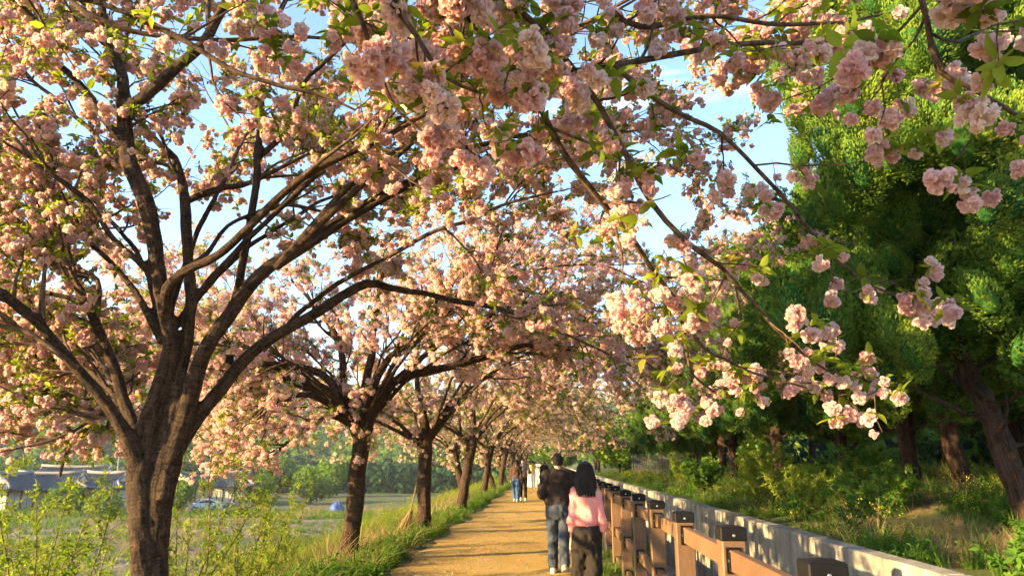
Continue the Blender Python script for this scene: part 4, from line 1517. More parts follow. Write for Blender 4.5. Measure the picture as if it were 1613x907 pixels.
def conifer_points(h0, h1, rmax, nclump, rng, flat=1.0):
    """plume places and directions in a ragged cone between heights h0 and h1"""
    P, D, S = [], [], []
    for k in range(nclump):
        t = rng.uniform(0, 1) ** 1.2
        z = h0 + (h1 - h0) * t
        env = rmax * (1 - t) ** .85 * min(1, .6 + t * 4) + .08
        a = rng.uniform(0, 2 * math.pi)
        env *= 1 + .24 * math.sin(a * 3 + z * 1.7) + .14 * math.sin(a * 5 - z * 2.3)
        rr = env * rng.uniform(.72, 1.0)
        c = np.array([math.cos(a) * rr, math.sin(a) * rr, z])
        out = np.array([math.cos(a), math.sin(a), .75])
        cs = rng.uniform(.32, .6) * (1 - .5 * t)
        m = rng.integers(4, 7)
        dd = unit(sph(m, rng) + out * .8)
        P.append(c + dd * cs)
        D.append(unit(dd * .55 + np.array([0, 0, .95]) + rng.normal(0, .15, (m, 3))))
        S.append(rng.uniform(.28, .50, m) * (1 - .35 * t))
    m = nclump
    t = rng.uniform(0, .85, m)
    a = rng.uniform(0, 2 * np.pi, m)
    r = rmax * (1 - t) ** .85 * np.sqrt(rng.uniform(0.02, .30, m))
    P.append(np.stack([np.cos(a) * r, np.sin(a) * r, h0 + .3 + (h1 - h0) * t], 1))
    D.append(unit(np.stack([np.cos(a), np.sin(a), np.full(m, 1.2)], 1)))
    S.append(rng.uniform(.4, .65, m) * (1 - .4 * t))
    P, D, S = np.concatenate(P), np.concatenate(D), np.concatenate(S)
    return P, D, S


def conifer(base, lean, height, rmax, h0, seed, label, r0=.22, nclump=150, forked=False, name='conifer_tree'):
    r0 *= .8
    rng = np.random.default_rng(seed)
    base = np.array([base[0], base[1], float(gz(base[0], base[1])) - .05])
    t = empty(name, base, label=label, cat='tree', group='conifers on the bank')
    top = np.array([lean[0], lean[1], h0 + .8])
    C = np.array([[0, 0, -.3, r0 * 1.6], [0, 0, 0, r0 * 1.2], [*(top * .3), r0 * 1.05], [*(top * .65), r0], [*top, r0 * .9], [*(top + [0, 0, (height - h0) * .4]), r0 * .5], [*(top + [0, 0, (height - h0) * .8]), r0 * .1]])
    L = [wobble(C, .10, seed)]
    if forked:
        q = top * .55
        L.append(wobble(np.array([[*(q - [0, 0, .2]), r0 * .8], [*(q + [.4, .1, .5]), r0 * .7], [*(q + [.8, .2, 1.3]), r0 * .6], [*(q + [1.0, .3, 2.4]), r0 * .4]]), .08, seed + 1))
    for k in range(7):
        a = rng.uniform(0, 2 * math.pi)
        z = h0 * rng.uniform(.55, 1.1)
        p = top * min(1, z / (h0 + .8))
        p[2] = z
        ln = rng.uniform(.8, 1.7)
        dr = np.array([math.cos(a), math.sin(a), 0])
        L.append(wobble(np.array([[*p, r0 * .35], [*(p + dr * ln * .35 + [0, 0, .12]), r0 * .25], [*(p + dr * ln * .7 + [0, 0, .2 + .3 * rng.uniform()]), r0 * .18], [*(p + dr * ln + [0, 0, .5]), r0 * .08]]), .10, seed + 5 + k))
    tails = woody(np.zeros(3), L, .035, .03, t, M['cbark'], .03, seed)
    mb = MB()
    for P, R in tails:
        mb.tube(P, R, 6)
    if tails:
        V = np.concatenate(mb.V)
        link('dead_branches', mb.mesh('dead_branches', M['cbark'], True, {'bark': V}), t, kind='stuff')
    P, D, S = conifer_points(h0, height, rmax, nclump, rng)
    P[:, :2] += top[:2]
    rot = euler_from_dirs(D, rng.uniform(0, 6.28, len(P)))
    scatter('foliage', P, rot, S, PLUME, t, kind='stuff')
    return t


con = []
for k, (x, y, lx, ly, h, r, h0, r0, fk, lab) in enumerate([
        (6.05, 10.0, -.45, .3, 11.5, 2.5, 2.0, .17, False, 'conifer with a leaning reddish trunk nearest the right edge'),
        (8.9, 12.9, .25, .2, 12.0, 2.6, 2.5, .17, True, 'conifer with a forked dark trunk at the right edge'),
        (7.6, 14.4, -.3, .2, 11.6, 2.6, 1.9, .19, False, 'conifer with a thick sunlit trunk, second along the bank'),
        (8.25, 17.8, .05, .1, 9.7, 2.1, 1.8, .21, False, 'conifer with a straight dark trunk, third along the bank'),
        (8.3, 22.0, .1, .0, 8.6, 2.2, 1.4, .17, False, 'conifer with low bushy foliage, fourth along the bank'),
        (7.9, 26.6, .1, .0, 8.6, 2.2, 2.2, .22, False, 'conifer with a straight slim trunk, fifth along the bank')]):
    con.append(conifer((x, y), (lx, ly), h, r, h0, 900 + k * 17, lab, r0, 150 if k < 4 else 125, fk))
NTH = ['sixth', 'seventh', 'eighth', 'ninth', 'tenth', 'eleventh']
for k, (x, y, rz, src) in enumerate([(7.3, 30.2, 1.2, 3), (7.7, 34.0, 2.5, 5), (7.2, 37.5, .4, 4), (7.9, 42.0, 4.0, 5), (7.5, 47, 5.0, 4), (7.9, 53, 2.0, 5)]):
    copy_tree(con[src], (x, y, float(gz(x, y)) - .05), rz, random.uniform(.86, .98), '%s conifer along the bank behind the wall' % NTH[k])
for k, (x, y, rz, src) in enumerate([(12.5, 15.5, 1.2, 3), (12.2, 20.2, 2.5, 4), (12.8, 25, .4, 5), (12, 30.5, 3.0, 4), (12.6, 37, 5.0, 3), (14.5, 18, .7, 2)]):
    o = copy_tree(con[src], (x, y, float(gz(x, y)) - .05), rz, random.uniform(.95, 1.1), '%s shaded conifer from the viewer in the rear row of the bank' % ['first', 'third', 'fourth', 'fifth', 'sixth', 'second'][k])
    o['group'] = 'conifers in the rear row'


# ------------------------------------------------------------------ leafy shrubs and broadleaf trees
SHOOT = [proto('shape_shoot_%d' % k, sprig_mesh('leaf_sprig', 4, .042, .020, M['shoot'], prng, 2)) for k in range(3)]
BUSHL = [proto('shape_bushl_%d' % k, sprig_mesh('leaf_sprig', 5, .06, .034, M['weed'], prng, 2)) for k in range(3)]
M['stem'] = simple_mat('shrub_stem', (0.16, 0.11, 0.055), 0.8, 0.3, 20)


def shrub(base, n, height, spread, leaves, label, seed, cat='shrub', sp=.026, group=None, lscale=1.0, name='leafy_shrub', lean=(0, 0)):
    rng = np.random.default_rng(seed)
    base = np.array([base[0], base[1], float(gz(base[0], base[1])) - .03])
    tags = dict(label=label, cat=cat)
    if group:
        tags['group'] = group
    t = empty(name, base, **tags)
    a = rng.uniform(0, 2 * np.pi, n)
    D = unit(np.stack([np.cos(a) * spread * rng.uniform(.1, 1, n) + lean[0], np.sin(a) * spread * rng.uniform(.1, 1, n) + lean[1], np.ones(n)], 1))
    L = height * rng.uniform(.55, 1.1, n)
    S = np.stack([np.cos(a) * .1, np.sin(a) * .1, 0 * a], 1) * rng.uniform(.1, 1, (n, 1))
    PS = walk(S, D, L, 9, .09, .02, rng)
    RS = np.linspace(.010, .0025, 9)[None] * np.ones((n, 1)) * min(1.4, .6 + height * .3)
    idx = np.repeat(np.arange(n), np.maximum(2, (L / .16).astype(int)))
    u = rng.uniform(.25, 1, len(idx)) * 8
    j = np.minimum(u.astype(int), 7)
    fr = (u - j)[:, None]
    S2 = PS[idx, j] * (1 - fr) + PS[idx, j + 1] * fr
    D2 = side_dirs(unit(PS[idx, j + 1] - PS[idx, j]), rng.uniform(.5, 1.1, len(idx)), rng, .8)
    PT = walk(S2, D2, rng.uniform(.10, .38, len(idx)) * height / 1.5, 4, .12, .03, rng)
    RT_ = np.linspace(.0035, .0015, 4)[None] * np.ones((len(idx), 1))
    v1, f1, _ = tubes(PS, RS, 5)
    v2, f2, _ = tubes(PT, RT_, 3)
    link('stems', mesh_np('stems', np.concatenate([v1, v2]), np.concatenate([f1, f2 + len(v1)]), [M['stem']], True), t, kind='stuff')
    PL = []
    for PP, LL in ((PS, L), (PT, np.full(len(PT), .25))):
        m = np.maximum(3, (LL / sp * .55).astype(int))
        ii = np.repeat(np.arange(len(PP)), m)
        u = rng.uniform(.2, 1, len(ii)) * (PP.shape[1] - 1)
        j = np.minimum(u.astype(int), PP.shape[1] - 2)
        fr = (u - j)[:, None]
        PL.append(PP[ii, j] * (1 - fr) + PP[ii, j + 1] * fr + rng.normal(0, .006, (len(ii), 3)))
    PL = np.concatenate(PL)
    scatter('leaves', PL, rand_rot(len(PL), .6, rng), rng.uniform(.7, 1.4, len(PL)) * lscale, leaves, t, kind='stuff')
    return t


g = 'young shrubs on the left bank'
shrub((-4.35, 6.5), 15, 2.0, .75, SHOOT, 'yellow green young shrub at the bottom left corner beside the big trunk', 1, group=g)
shrub((-5.6, 8.2), 13, 2.1, .7, SHOOT, 'yellow green young shrub at the left edge below the tiled roofs', 2, group=g)
shrub((-3.75, 8.0), 11, 2.0, .55, SHOOT, 'thin upright young shrub just right of the big trunk', 3, group=g, sp=.035)
shrub((-3.9, 9.9), 12, 1.9, .6, SHOOT, 'open young shrub midway between the two nearest cherry trunks', 4, group=g, sp=.035)
shrub((-6.3, 11.5), 12, 1.7, .8, SHOOT, 'young shrub down the bank behind the big trunk', 5, group=g)
shrub((-4.6, 13.6), 12, 1.6, .8, SHOOT, 'bushy young shrub behind the second cherry trunk', 6, group=g)
g = 'green shrubs on the right bank'
shrub((4.05, 6.5), 30, .6, 1.4, BUSHL, 'bright green low shrub at the lower right corner above the wall', 11, group=g)
shrub((4.75, 7.4), 26, .65, 1.3, BUSHL, 'green shrub at the right edge in front of the leaning trunk', 12, group=g)
shrub((5.6, 13.6), 22, 1.0, 1.1, BUSHL, 'green shrub at the foot of the thick sunlit trunk', 13, group=g)
shrub((6.5, 16.0), 22, 1.2, 1.0, BUSHL, 'dark green shrub at the foot of the third conifer trunk', 14, group=g)
shrub((4.6, 14.6), 16, 1.0, 1.0, SHOOT, 'light green shrub right behind the wall at its middle', 15, group=g, lscale=1.2)
shrub((5.2, 19.2), 20, 1.5, .9, SHOOT, 'tall light green shrub with arching stems behind the wall', 16, group=g, lscale=1.3)
shrub((6.6, 24.0), 18, 1.6, .9, SHOOT, 'pale green shrub in front of the fifth conifer trunk', 17, group=g, lscale=1.4)
shrub((5.0, 25.5), 18, 1.1, 1.0, BUSHL, 'low green shrub behind the wall left of the arching shrub', 18, group=g, lscale=1.3)
shrub((5.6, 31.5), 18, 1.3, 1.0, SHOOT, 'yellow green shrub far along the bank beside a slim trunk', 19, group=g, lscale=1.5)
shrub((4.3, 10.9), 9, 1.05, .7, BUSHL, 'thin shrub with bare dark twigs above the wall', 20, group=g, sp=.09, lean=(-.25, 0))

CROWNQ = []
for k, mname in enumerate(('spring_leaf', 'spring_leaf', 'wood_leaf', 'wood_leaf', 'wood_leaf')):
    rr = prng
    n = 260
    D = sph(n, rr)
    lump = 1 + .28 * vnoise(D * 2.2 + k * 9.1, 3) + .15 * vnoise(D * 5 + k, 4)
    c = D * (lump * rr.uniform(.72, 1.02, n))[:, None] * np.array([1, 1, .95])
    a = unit(np.cross(D + rr.normal(0, .5, (n, 3)), rr.normal(size=(n, 3)))) * rr.uniform(.10, .17, (n, 1))
    b = unit(np.cross(D + rr.normal(0, .6, (n, 3)), a)) * rr.uniform(.08, .15, (n, 1))
    V = np.stack([c - a, c + b - a * .2, c + a, c - b + a * .2], 1).reshape(-1, 3)
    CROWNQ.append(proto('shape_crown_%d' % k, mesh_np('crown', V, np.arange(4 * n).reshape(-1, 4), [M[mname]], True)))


def leafy_tree(base, height, rad, label, seed, q=(0, 2), group=None, z0=.35):
    rng = np.random.default_rng(seed)
    base = np.array([base[0], base[1], float(gz(base[0], base[1])) - .05])
    tags = dict(label=label, cat='tree')
    if group:
        tags['group'] = group
    t = empty('broadleaf_tree', base, **tags)
    mb = MB()
    mb.tube([[0, 0, -.2], [.05, 0, height * .2], [0, .05, height * .45], [.05, 0, height * .75]], [height * .035, height * .028, height * .02, height * .008], 8)
    for k in range(5):
        a = k * 1.26 + rng.uniform(0, .6)
        p = np.array([.02, .02, height * rng.uniform(.25, .45)])
        e = np.array([math.cos(a) * rad * .7, math.sin(a) * rad * .7, height * rng.uniform(.6, .8)])
        mb.tube([p, p * .5 + e * .5 + [0, 0, -.1], e], [height * .013, height * .009, height * .003], 6)
    V = np.concatenate(mb.V)
    link('trunk', mb.mesh('trunk', M['bark'], True, {'bark': V}), t)
    n = 16
    D = sph(n, rng)
    P = D * np.array([rad * .62, rad * .62, height * (1 - z0) * .33]) * rng.uniform(.5, 1.1, (n, 1)) + [0, 0, height * (z0 + (1 - z0) * .5)]
    scatter('crown', P, rand_rot(n, .4, rng), rng.uniform(.30, .5, n) * rad, CROWNQ[q[0]:q[1]], t, kind='stuff')
    return t


for k, (x, y, h, r, lab) in enumerate([
        (6.0, 58, 4.2, 2.6, 'bright green tree beyond the end of the conifer row'), (7.5, 66, 5.0, 3.0, 'round green tree at the far right of the avenue'),
        (4.9, 74, 4.5, 2.8, 'green tree hanging over the far fence'), (5.5, 88, 6.0, 3.6, 'green tree at the far end, right of the path'),
        (1.5, 112, 7.0, 4.0, 'green tree closing the end of the path'), (-4.0, 116, 7.5, 4.5, 'green tree at the far end, left of the path'),
        (6.5, 104, 7.0, 4.2, 'farthest green tree right of the path'), (4.6, 49.5, 2.2, 1.7, 'round green bush behind the yellow flowers')]):
    leafy_tree((x, y), h, r, lab, 600 + k, group='green trees at the end of the avenue')

# ------------------------------------------------------------------ the field, the village and the hill on the left
def field_z(X, Y):
    P = np.stack([X.ravel() * .25, Y.ravel() * .25, 0 * X.ravel()], 1)
    n = fbm(P, 61).reshape(X.shape)
    n2 = fbm(P * 6, 62).reshape(X.shape)
    ph = (Y * .985 + X * .17 + .5 * n) * 2 * np.pi / 1.15
    z = FIELD_Z + .16 + .11 * np.sin(ph) + .05 * n2
    e = smooth01((X + 118) / 4) * smooth01((-17 - X) / 5)
    return z * e + (FIELD_Z - .3) * (1 - e)


sheet('ploughed_field', np.arange(-118, -14, .8), np.arange(24, 84, .2), field_z, M['field'], kind='structure')
x, y = region(13000, -100, -17, 24, 96)
ph = (y * .985 + x * .17) / 6.9
x, y = keep(x, y, lambda x, y: (np.sin(ph * 2 * np.pi) > .35) | patch(x, y, .12, 71, .2) | (y > 84))
cover('field_grass', x, y, TUFT_LONG + WEED[:2], 1.0, 2.0, .2, .15, label='green strips of grass between the furrows of the field', cat='grass')
x, y = region(2600, -60, -13, 30, 100)
x, y = keep(x, y, lambda x, y: patch(x, y, .14, 73, .12))
cover('field_straw', x, y, STRAW, 1.5, 2.8, .3, .1, label='pale dry grass across the field', cat='dry grass')

M['tile'] = simple_mat('dark_roof_tile', (0.060, 0.068, 0.085), 0.55, 0.35, 2.0, 0.3, 0.03)
M['ridge'] = simple_mat('lime_ridge', (0.20, 0.19, 0.175), 0.8, 0.25, 3.0)
M['plaster'] = simple_mat('cream_plaster', (0.62, 0.52, 0.36), 0.9, 0.12, 1.0)
M['ochre'] = simple_mat('ochre_wall', (0.56, 0.38, 0.12), 0.9, 0.15, 1.0)
M['timber'] = simple_mat('dark_timber', (0.10, 0.060, 0.035), 0.8, 0.3, 3.0)
M['pane'] = simple_mat('paper_door', (0.50, 0.45, 0.36), 0.7, 0.1, 3.0)


def hanok(px, d, length, depth, rz, label, wallm='plaster', wall_h=2.1, roof_h=1.9):
    c = W(px, 760, d)
    t = empty('tiled_house', (c[0], d, FIELD_Z), rz, label=label, cat='house', group='tiled roof houses of the village')
    hl, hd = length / 2, depth / 2
    MB().box((0, 0, .2), (length - .6, depth - .6, .5), .03).build('stone_base', M['concrete'], t)
    wall_o = MB().box((0, 0, .45 + wall_h / 2), (length - 1.4, depth - 1.4, wall_h)).build('wall', M[wallm], t)
    n = max(3, int(length / 2.4))
    for i in range(n + 1):
        xx = -(hl - .7) + i * (length - 1.4) / n
        MB().box((xx, -(hd - .7) - .04, .45 + wall_h / 2), (.2, .2, wall_h), .02).build('pillar', M['timber'], t)
        if i < n:
            w = MB().box((xx + (length - 1.4) / n / 2, -(hd - .7) - .02, .45 + wall_h * .5), ((length - 1.4) / n * .55, .08, wall_h * .62)).build('window', M['pane'], t)
            MB().box((xx + (length - 1.4) / n / 2, -(hd - .7) - .07, .45 + wall_h * .5), (.05, .04, wall_h * .62)).build('frame', M['timber'], w)
    # hip-and-gable roof, sagging ridge and lifted corners
    ez = .45 + wall_h + .1
    ov = .75
    nu, nv = 25, 7
    gl = hl * .72

    def slope(sgn):
        V = []
        for j in range(nv):
            v = j / (nv - 1)
            for i in range(nu):
                u = i / (nu - 1) * 2 - 1
                half = (hl + ov) * (1 - v) + gl * v if v < .5 else (hl + ov) * .5 + gl * .5
                half = (hl + ov) - ((hl + ov) - gl) * min(1, v / .55)
                x_ = u * half
                y_ = sgn * (hd + ov) * (1 - v)
                z_ = ez + roof_h * (v ** 1.25) + .35 * abs(u) ** 3 * (1 - v) + .18 * u * u * v
                V.append([x_, y_, z_])
        return np.array(V)

    i = np.arange(nv - 1)[:, None] * nu
    j = np.arange(nu - 1)[None, :]
    Fq = np.stack([i + j, i + j + 1, i + nu + j + 1, i + nu + j], -1).reshape(-1, 4)
    rb = MB()
    ribs = MB()
    for s in (-1, 1):
        V = slope(s)
        rb.add(V, Fq if s < 0 else Fq[:, ::-1])
        V2 = V - [0, 0, .14]
        rb.add(V2, Fq[:, ::-1] if s < 0 else Fq)
        G = V.reshape(nv, nu, 3)
        for ii in range(0, nu):
            ribs.tube(G[:, ii] + [0, 0, .05], .085, 5, False)
    for s in (-1, 1):
        # hips below the gable
        A = np.array([[s * (hl + ov), -(hd + ov), ez + .35], [s * (hl + ov), 0, ez + .12], [s * (hl + ov), (hd + ov), ez + .35]])
        k = .55
        zt = ez + roof_h * k ** 1.25
        Bv = np.array([[s * gl, -(hd + ov) * (1 - k), zt + .1], [s * gl, 0, zt], [s * gl, (hd + ov) * (1 - k), zt + .1]])
        rb.add(np.vstack([A, Bv]), [[0, 1, 4, 3], [1, 2, 5, 4]] if s > 0 else [[0, 3, 4, 1], [1, 4, 5, 2]])
        for q in np.linspace(-.9, .9, 9):
            ribs.tube([[s * (hl + ov), q * (hd + ov), ez + .2 + .2 * abs(q) ** 3], [s * gl, q * (hd + ov) * (1 - k), zt + .08]], .085, 5, False)
    ro = rb.build('roof', M['tile'], t, True)
    ribs.build('tile_rows', M['tile'], ro, True, kind='stuff')
    rg = MB().tube([[-gl - .2, 0, ez + roof_h + .42], [-gl * .5, 0, ez + roof_h + .24], [0, 0, ez + roof_h + .18], [gl * .5, 0, ez + roof_h + .24], [gl + .2, 0, ez + roof_h + .42]], .22, 8)
    rg.build('ridge', M['ridge'], ro, True)
    for s in (-1, 1):
        k = .55
        zt = ez + roof_h * k ** 1.25
        yy = (hd + ov) * (1 - k)
        gb = MB()
        gb.add([[s * (gl - .08), -yy * .95, zt - .1], [s * (gl - .08), yy * .95, zt - .1], [s * (gl - .08), 0, ez + roof_h], [s * (gl - .3), -yy * .95, zt - .1], [s * (gl - .3), yy * .95, zt - .1], [s * (gl - .3), 0, ez + roof_h]],
               [[0, 1, 2], [3, 5, 4]])
        gb.build('gable', M['plaster'], ro)
        ed = MB()
        for sg in (-1, 1):
            ed.tube([[s * gl, 0, ez + roof_h + .28], [s * gl, sg * yy * .5, (zt + ez + roof_h) / 2 + .08], [s * gl, sg * yy, zt + .14], [s * (gl + (hl + ov - gl) * .98), sg * (hd + ov) * .98, ez + .48]], .17, 7)
        ed.build('ridge', M['ridge'], ro, True)
    return t


hanok(78, 100, 12.5, 5.6, .06, 'long tiled house with ochre wall, frontmost in the village at the left edge', 'ochre')
hanok(22, 96, 8.0, 5.6, 1.5, 'tiled house showing its pale gable at the left edge')
hanok(165, 104, 10.5, 5.5, -.25, 'tiled house just left of the big trunk')
hanok(118, 122, 15, 6.0, .1, 'tiled house in the rear of the village above the frontmost roof', wall_h=2.8)
hanok(300, 116, 7.5, 5.0, 1.35, 'small tiled house just right of the big trunk', roof_h=1.7)
hanok(368, 112, 6.5, 5.0, .1, 'dark roofed house midway between the two nearest cherry trunks')

g = 'green trees round the village'
for k, (px, d, h, r, lab) in enumerate([(112, 90, 3.6, 3.0, 'round green bush in front of the frontmost roof'), (165, 88, 3.0, 2.4, 'green bush left of the big trunk by the field'),
                                        (283, 96, 4.2, 2.6, 'round green tree right of the big trunk by the field'), (410, 112, 4.5, 2.8, 'green tree beside the dark roofed house'),
                                        (345, 130, 6.0, 3.4, 'green tree behind the small tiled house'), (490, 118, 5.5, 3.2, 'green tree beyond the field left of the second trunk'),
                                        (40, 128, 6.0, 4.0, 'green tree behind the roofs at the left edge'), (90, 140, 6.5, 4.2, 'green tree behind the rear roof'),
                                        (150, 138, 6.0, 4.0, 'green tree behind the roofs near the big trunk'), (5, 150, 7.0, 4.5, 'green tree at the left edge below the hill'),
                                        (440, 150, 7.0, 4.6, 'tall green tree beyond the field between the two nearest trunks'), (520, 140, 7.0, 4.6, 'tall green tree beyond the field behind the second trunk')]):
    c = W(px, 770, d)
    leafy_tree((c[0], d), h, r, lab, 700 + k, group=g, z0=.1)

# blue tarpaulin over a stack in the field
M['tarp'] = simple_mat('blue_tarpaulin', (0.03, 0.08, 0.26), 0.6, 0.45, 2.5, 0.6, 0.1, 0.4)
c = W(531, 790, 96)
th = np.linspace(0, 2 * np.pi, 28, endpoint=False)
V, nr = [], 9
for j in range(nr):
    v = j / (nr - 1)
    r = (1.0 - v ** 3.2) * (1.05 + .1 * math.sin(v * 5))
    for a in th:
        k = 1 + .10 * math.sin(3 * a + v * 2) + .05 * math.sin(9 * a + v * 5)
        V.append([r * k * math.cos(a), r * k * math.sin(a), 1.75 * v + .04 * math.sin(6 * a)])
Fq = [[j * 28 + i, j * 28 + (i + 1) % 28, j * 28 + 28 + (i + 1) % 28, j * 28 + 28 + i] for j in range(nr - 1) for i in range(28)]
tarp = empty('covered_stack', (c[0], 96, FIELD_Z + .05), .4, label='round stack under a blue tarpaulin in the field by the second trunk', cat='tarpaulin')
tarp.scale = (.82, .82, .8)
link('tarpaulin', mesh_np('tarpaulin', V, Fq, [M['tarp']], True), tarp)
M['rope'] = simple_mat('grey_rope', (0.25, 0.25, 0.25), 0.8, 0.2, 10)
for a0 in (0.2, 1.8):
    rp = MB().tube([[1.13 * math.cos(a0) * math.cos(q), 1.13 * math.sin(a0) * math.cos(q), .1 + 1.72 * math.sin(q)] for q in np.linspace(0.05, math.pi - .05, 15)], .03, 5)
    rp.build('rope', M['rope'], tarp)

# white car parked at the edge of the field
M['car'] = simple_mat('white_car_paint', (0.72, 0.75, 0.78), 0.25, 0.03, 2, spec=.5)
M['glass'] = simple_mat('dark_glass', (0.02, 0.03, 0.035), 0.08, 0.1, 3, spec=.6)
M['rubber'] = simple_mat('tyre_rubber', (0.02, 0.02, 0.02), 0.8, 0.2, 10)
M['lamp'] = simple_mat('lamp_lens', (0.55, 0.56, 0.55), 0.1, 0.05, 10, spec=.6)
c = W(322, 800, 99)
car = empty('parked_car', (c[0], 99, FIELD_Z + .02), .5, label='white car parked by the green tree right of the big trunk', cat='car')
prof = [(-2.1, .35), (-2.15, .7), (-2.05, .88), (-1.2, .98), (-.55, 1.42), (.75, 1.47), (1.55, 1.05), (2.05, .95), (2.12, .6), (2.08, .35)]
V, m = [], len(prof)
for s, k in ((-.86, 1), (-.80, 1.0), (.80, 1.0), (.86, 1)):
    for (a, b) in prof:
        inset = .16 * max(0, (b - .95) / .5)
        V.append([a, s * (1 - inset) if abs(s) > .82 else s * (1 - inset) * 1.0, b if abs(s) < .82 else (b if b < .9 else b - .03)])
Fq = [[r * m + i, r * m + (i + 1) % m, (r + 1) * m + (i + 1) % m, (r + 1) * m + i] for r in range(3) for i in range(m)]
body = MB().add(V, Fq)
for r in (0, 3):
    o = r * m
    body.add(np.array(V)[o:o + m], [[0, 1, 2, 9], [9, 2, 3, 8], [8, 3, 6, 7], [3, 4, 5, 6]] if r == 0 else [[9, 2, 1, 0], [8, 3, 2, 9], [7, 6, 3, 8], [6, 5, 4, 3]])
body.build('body', M['car'], car)
for s in (-1, 1):
    MB().add([[-.95, s * .855, 1.02], [1.3, s * .855, 1.02], [.68, s * .755, 1.39], [-.5, s * .755, 1.36]], [[0, 1, 2, 3]]).build('side_window', M['glass'], car)
    MB().box((-2.10, s * .6, .76), (.08, .34, .14), .02).build('headlight', M['lamp'], car)
    for q in (-1.3, 1.3):
        w = MB().tube([[q, s * .70, .32], [q, s * .88, .32]], .32, 16).build('wheel', M['rubber'], car)
        MB().tube([[q, s * .80, .32], [q, s * .89, .32]], .19, 12).build('rim', M['steel'], w)
MB().add([[-1.17, -.72, 1.02], [-1.17, .72, 1.02], [-.60, .66, 1.41], [-.60, -.66, 1.41]], [[0, 3, 2, 1]]).build('windscreen', M['glass'], car)
MB().add([[1.50, -.72, 1.10], [1.50, .72, 1.10], [.80, .66, 1.47], [.80, -.66, 1.47]], [[0, 1, 2, 3]]).build('rear_window', M['glass'], car)

# utility poles in the village
for px, d, lab in ((337, 120, 'slim pale utility pole behind the house right of the big trunk'), (182, 118, 'slim utility pole above the roofs left of the big trunk')):
    c = W(px, 770, d)
    p = empty('utility_pole', (c[0], d, FIELD_Z), label=lab, cat='pole')
    MB().tube([[0, 0, -.2], [0, 0, 4], [0, 0, 8.2]], [.16, .14, .11], 10).build('pole', M['ridge'], p, True)
    MB().box((0, -.1, 7.5), (1.6, .09, .1)).build('crossarm', M['timber'], p)
    for xx in (-.7, -.25, .25, .7):
        MB().tube([[xx, -.1, 7.55], [xx, -.1, 7.62], [xx, -.1, 7.70]], [.03, .05, .03], 6).build('insulator', M['ridge'], p, True)

# the wooded hill
def hill_z(X, Y):
    P = np.stack([X.ravel() * .006, Y.ravel() * .006, 0 * X.ravel()], 1)
    n = fbm(P, 81, 4).reshape(X.shape)
    rise = smooth01((Y - 165 - .10 * (X + 200)) / 330)
    side = .55 + .45 * smooth01((-X - 60) / 260)
    return FIELD_Z - 3 + 88 * rise * side * (1 + .35 * n) + 2.5


hx, hy = np.arange(-760, 420, 14.0), np.arange(150, 640, 12.0)
M['hill'] = simple_mat('hill_floor', (0.030, 0.055, 0.020), 0.95, 0.3, .2)
sheet('hill', hx, hy, hill_z, M['hill'], kind='structure')
x = RNG.uniform(-620, 260, 9000)
y = 158 + 430 * RNG.uniform(0, 1, 9000) ** 1.25
x, y = keep(x, y, lambda x, y: (x / y > -1.25) & (x / y < .35))
X2, Y2 = x[:, None], y[:, None]
z = hill_z(X2, Y2)[:, 0]
keepm = z > FIELD_Z - 1
P = np.stack([x, y, z + 1.0], 1)[keepm]
s = RNG.uniform(2.6, 5.0, len(P))
low = (P[:, 1] < 215) & (RNG.uniform(size=len(P)) < .75)
pid = np.where(low, RNG.integers(0, 2, len(P)), RNG.integers(2, 5, len(P)))
scatter('hill_wood', P, rand_rot(len(P), .15), np.stack([s, s, s * RNG.uniform(.9, 1.4, len(P))], 1), CROWNQ, None, pid, kind='stuff', label='dense dark green wood covering the hill behind the village', cat='wood')

# the wood on the rising ground behind the conifers
x, y = region(3200, 16.5, 70, 6, 150, 1.2)
P = np.stack([x, y, gz(x, y) + 1.0], 1)
s = RNG.uniform(.8, 1.7, len(P))
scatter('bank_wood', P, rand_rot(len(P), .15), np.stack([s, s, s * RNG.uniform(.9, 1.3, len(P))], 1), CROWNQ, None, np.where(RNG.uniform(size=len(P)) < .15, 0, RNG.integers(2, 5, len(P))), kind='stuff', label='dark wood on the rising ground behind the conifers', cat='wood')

# ------------------------------------------------------------------ small things by the path
# straw broom leaning on the third trunk
pb, pm, pt = W(633, 846, 17.65), W(648, 803, 17.8), W(660, 742, 17.95)
broom = empty('straw_broom', pb, label='straw broom leaning bristles down against the third cherry trunk', cat='broom')
MB().tube([pm - pb + (pb - pm) * .1, (pm + pt) / 2 - pb, pt - pb], .016, 8).build('handle', M['straw'], broom, True)
bb = MB()
ax = unit(pb - pm)
ux = unit(np.cross(ax, [0, 1, 0]))
uy = np.cross(ax, ux)
for k in range(70):
    a, r = RNG.uniform(0, 6.28), math.sqrt(RNG.uniform())
    o = (ux * math.cos(a) + uy * math.sin(a) * .6) * r
    e = (pb - pm) * RNG.uniform(.88, 1.04) + o * .17
    bb.tube([pm - pb + o * .028, pm - pb + e * .45 + o * .04, pm - pb + e], [.008, .007, .004], 4, False)
bb.build('bristles', M['straw'], broom, kind='stuff')
MB().tube([pm - pb + ax * .03, pm - pb + ax * .06, pm - pb + ax * .09], .042, 10).build('binding', M['twig'], broom)

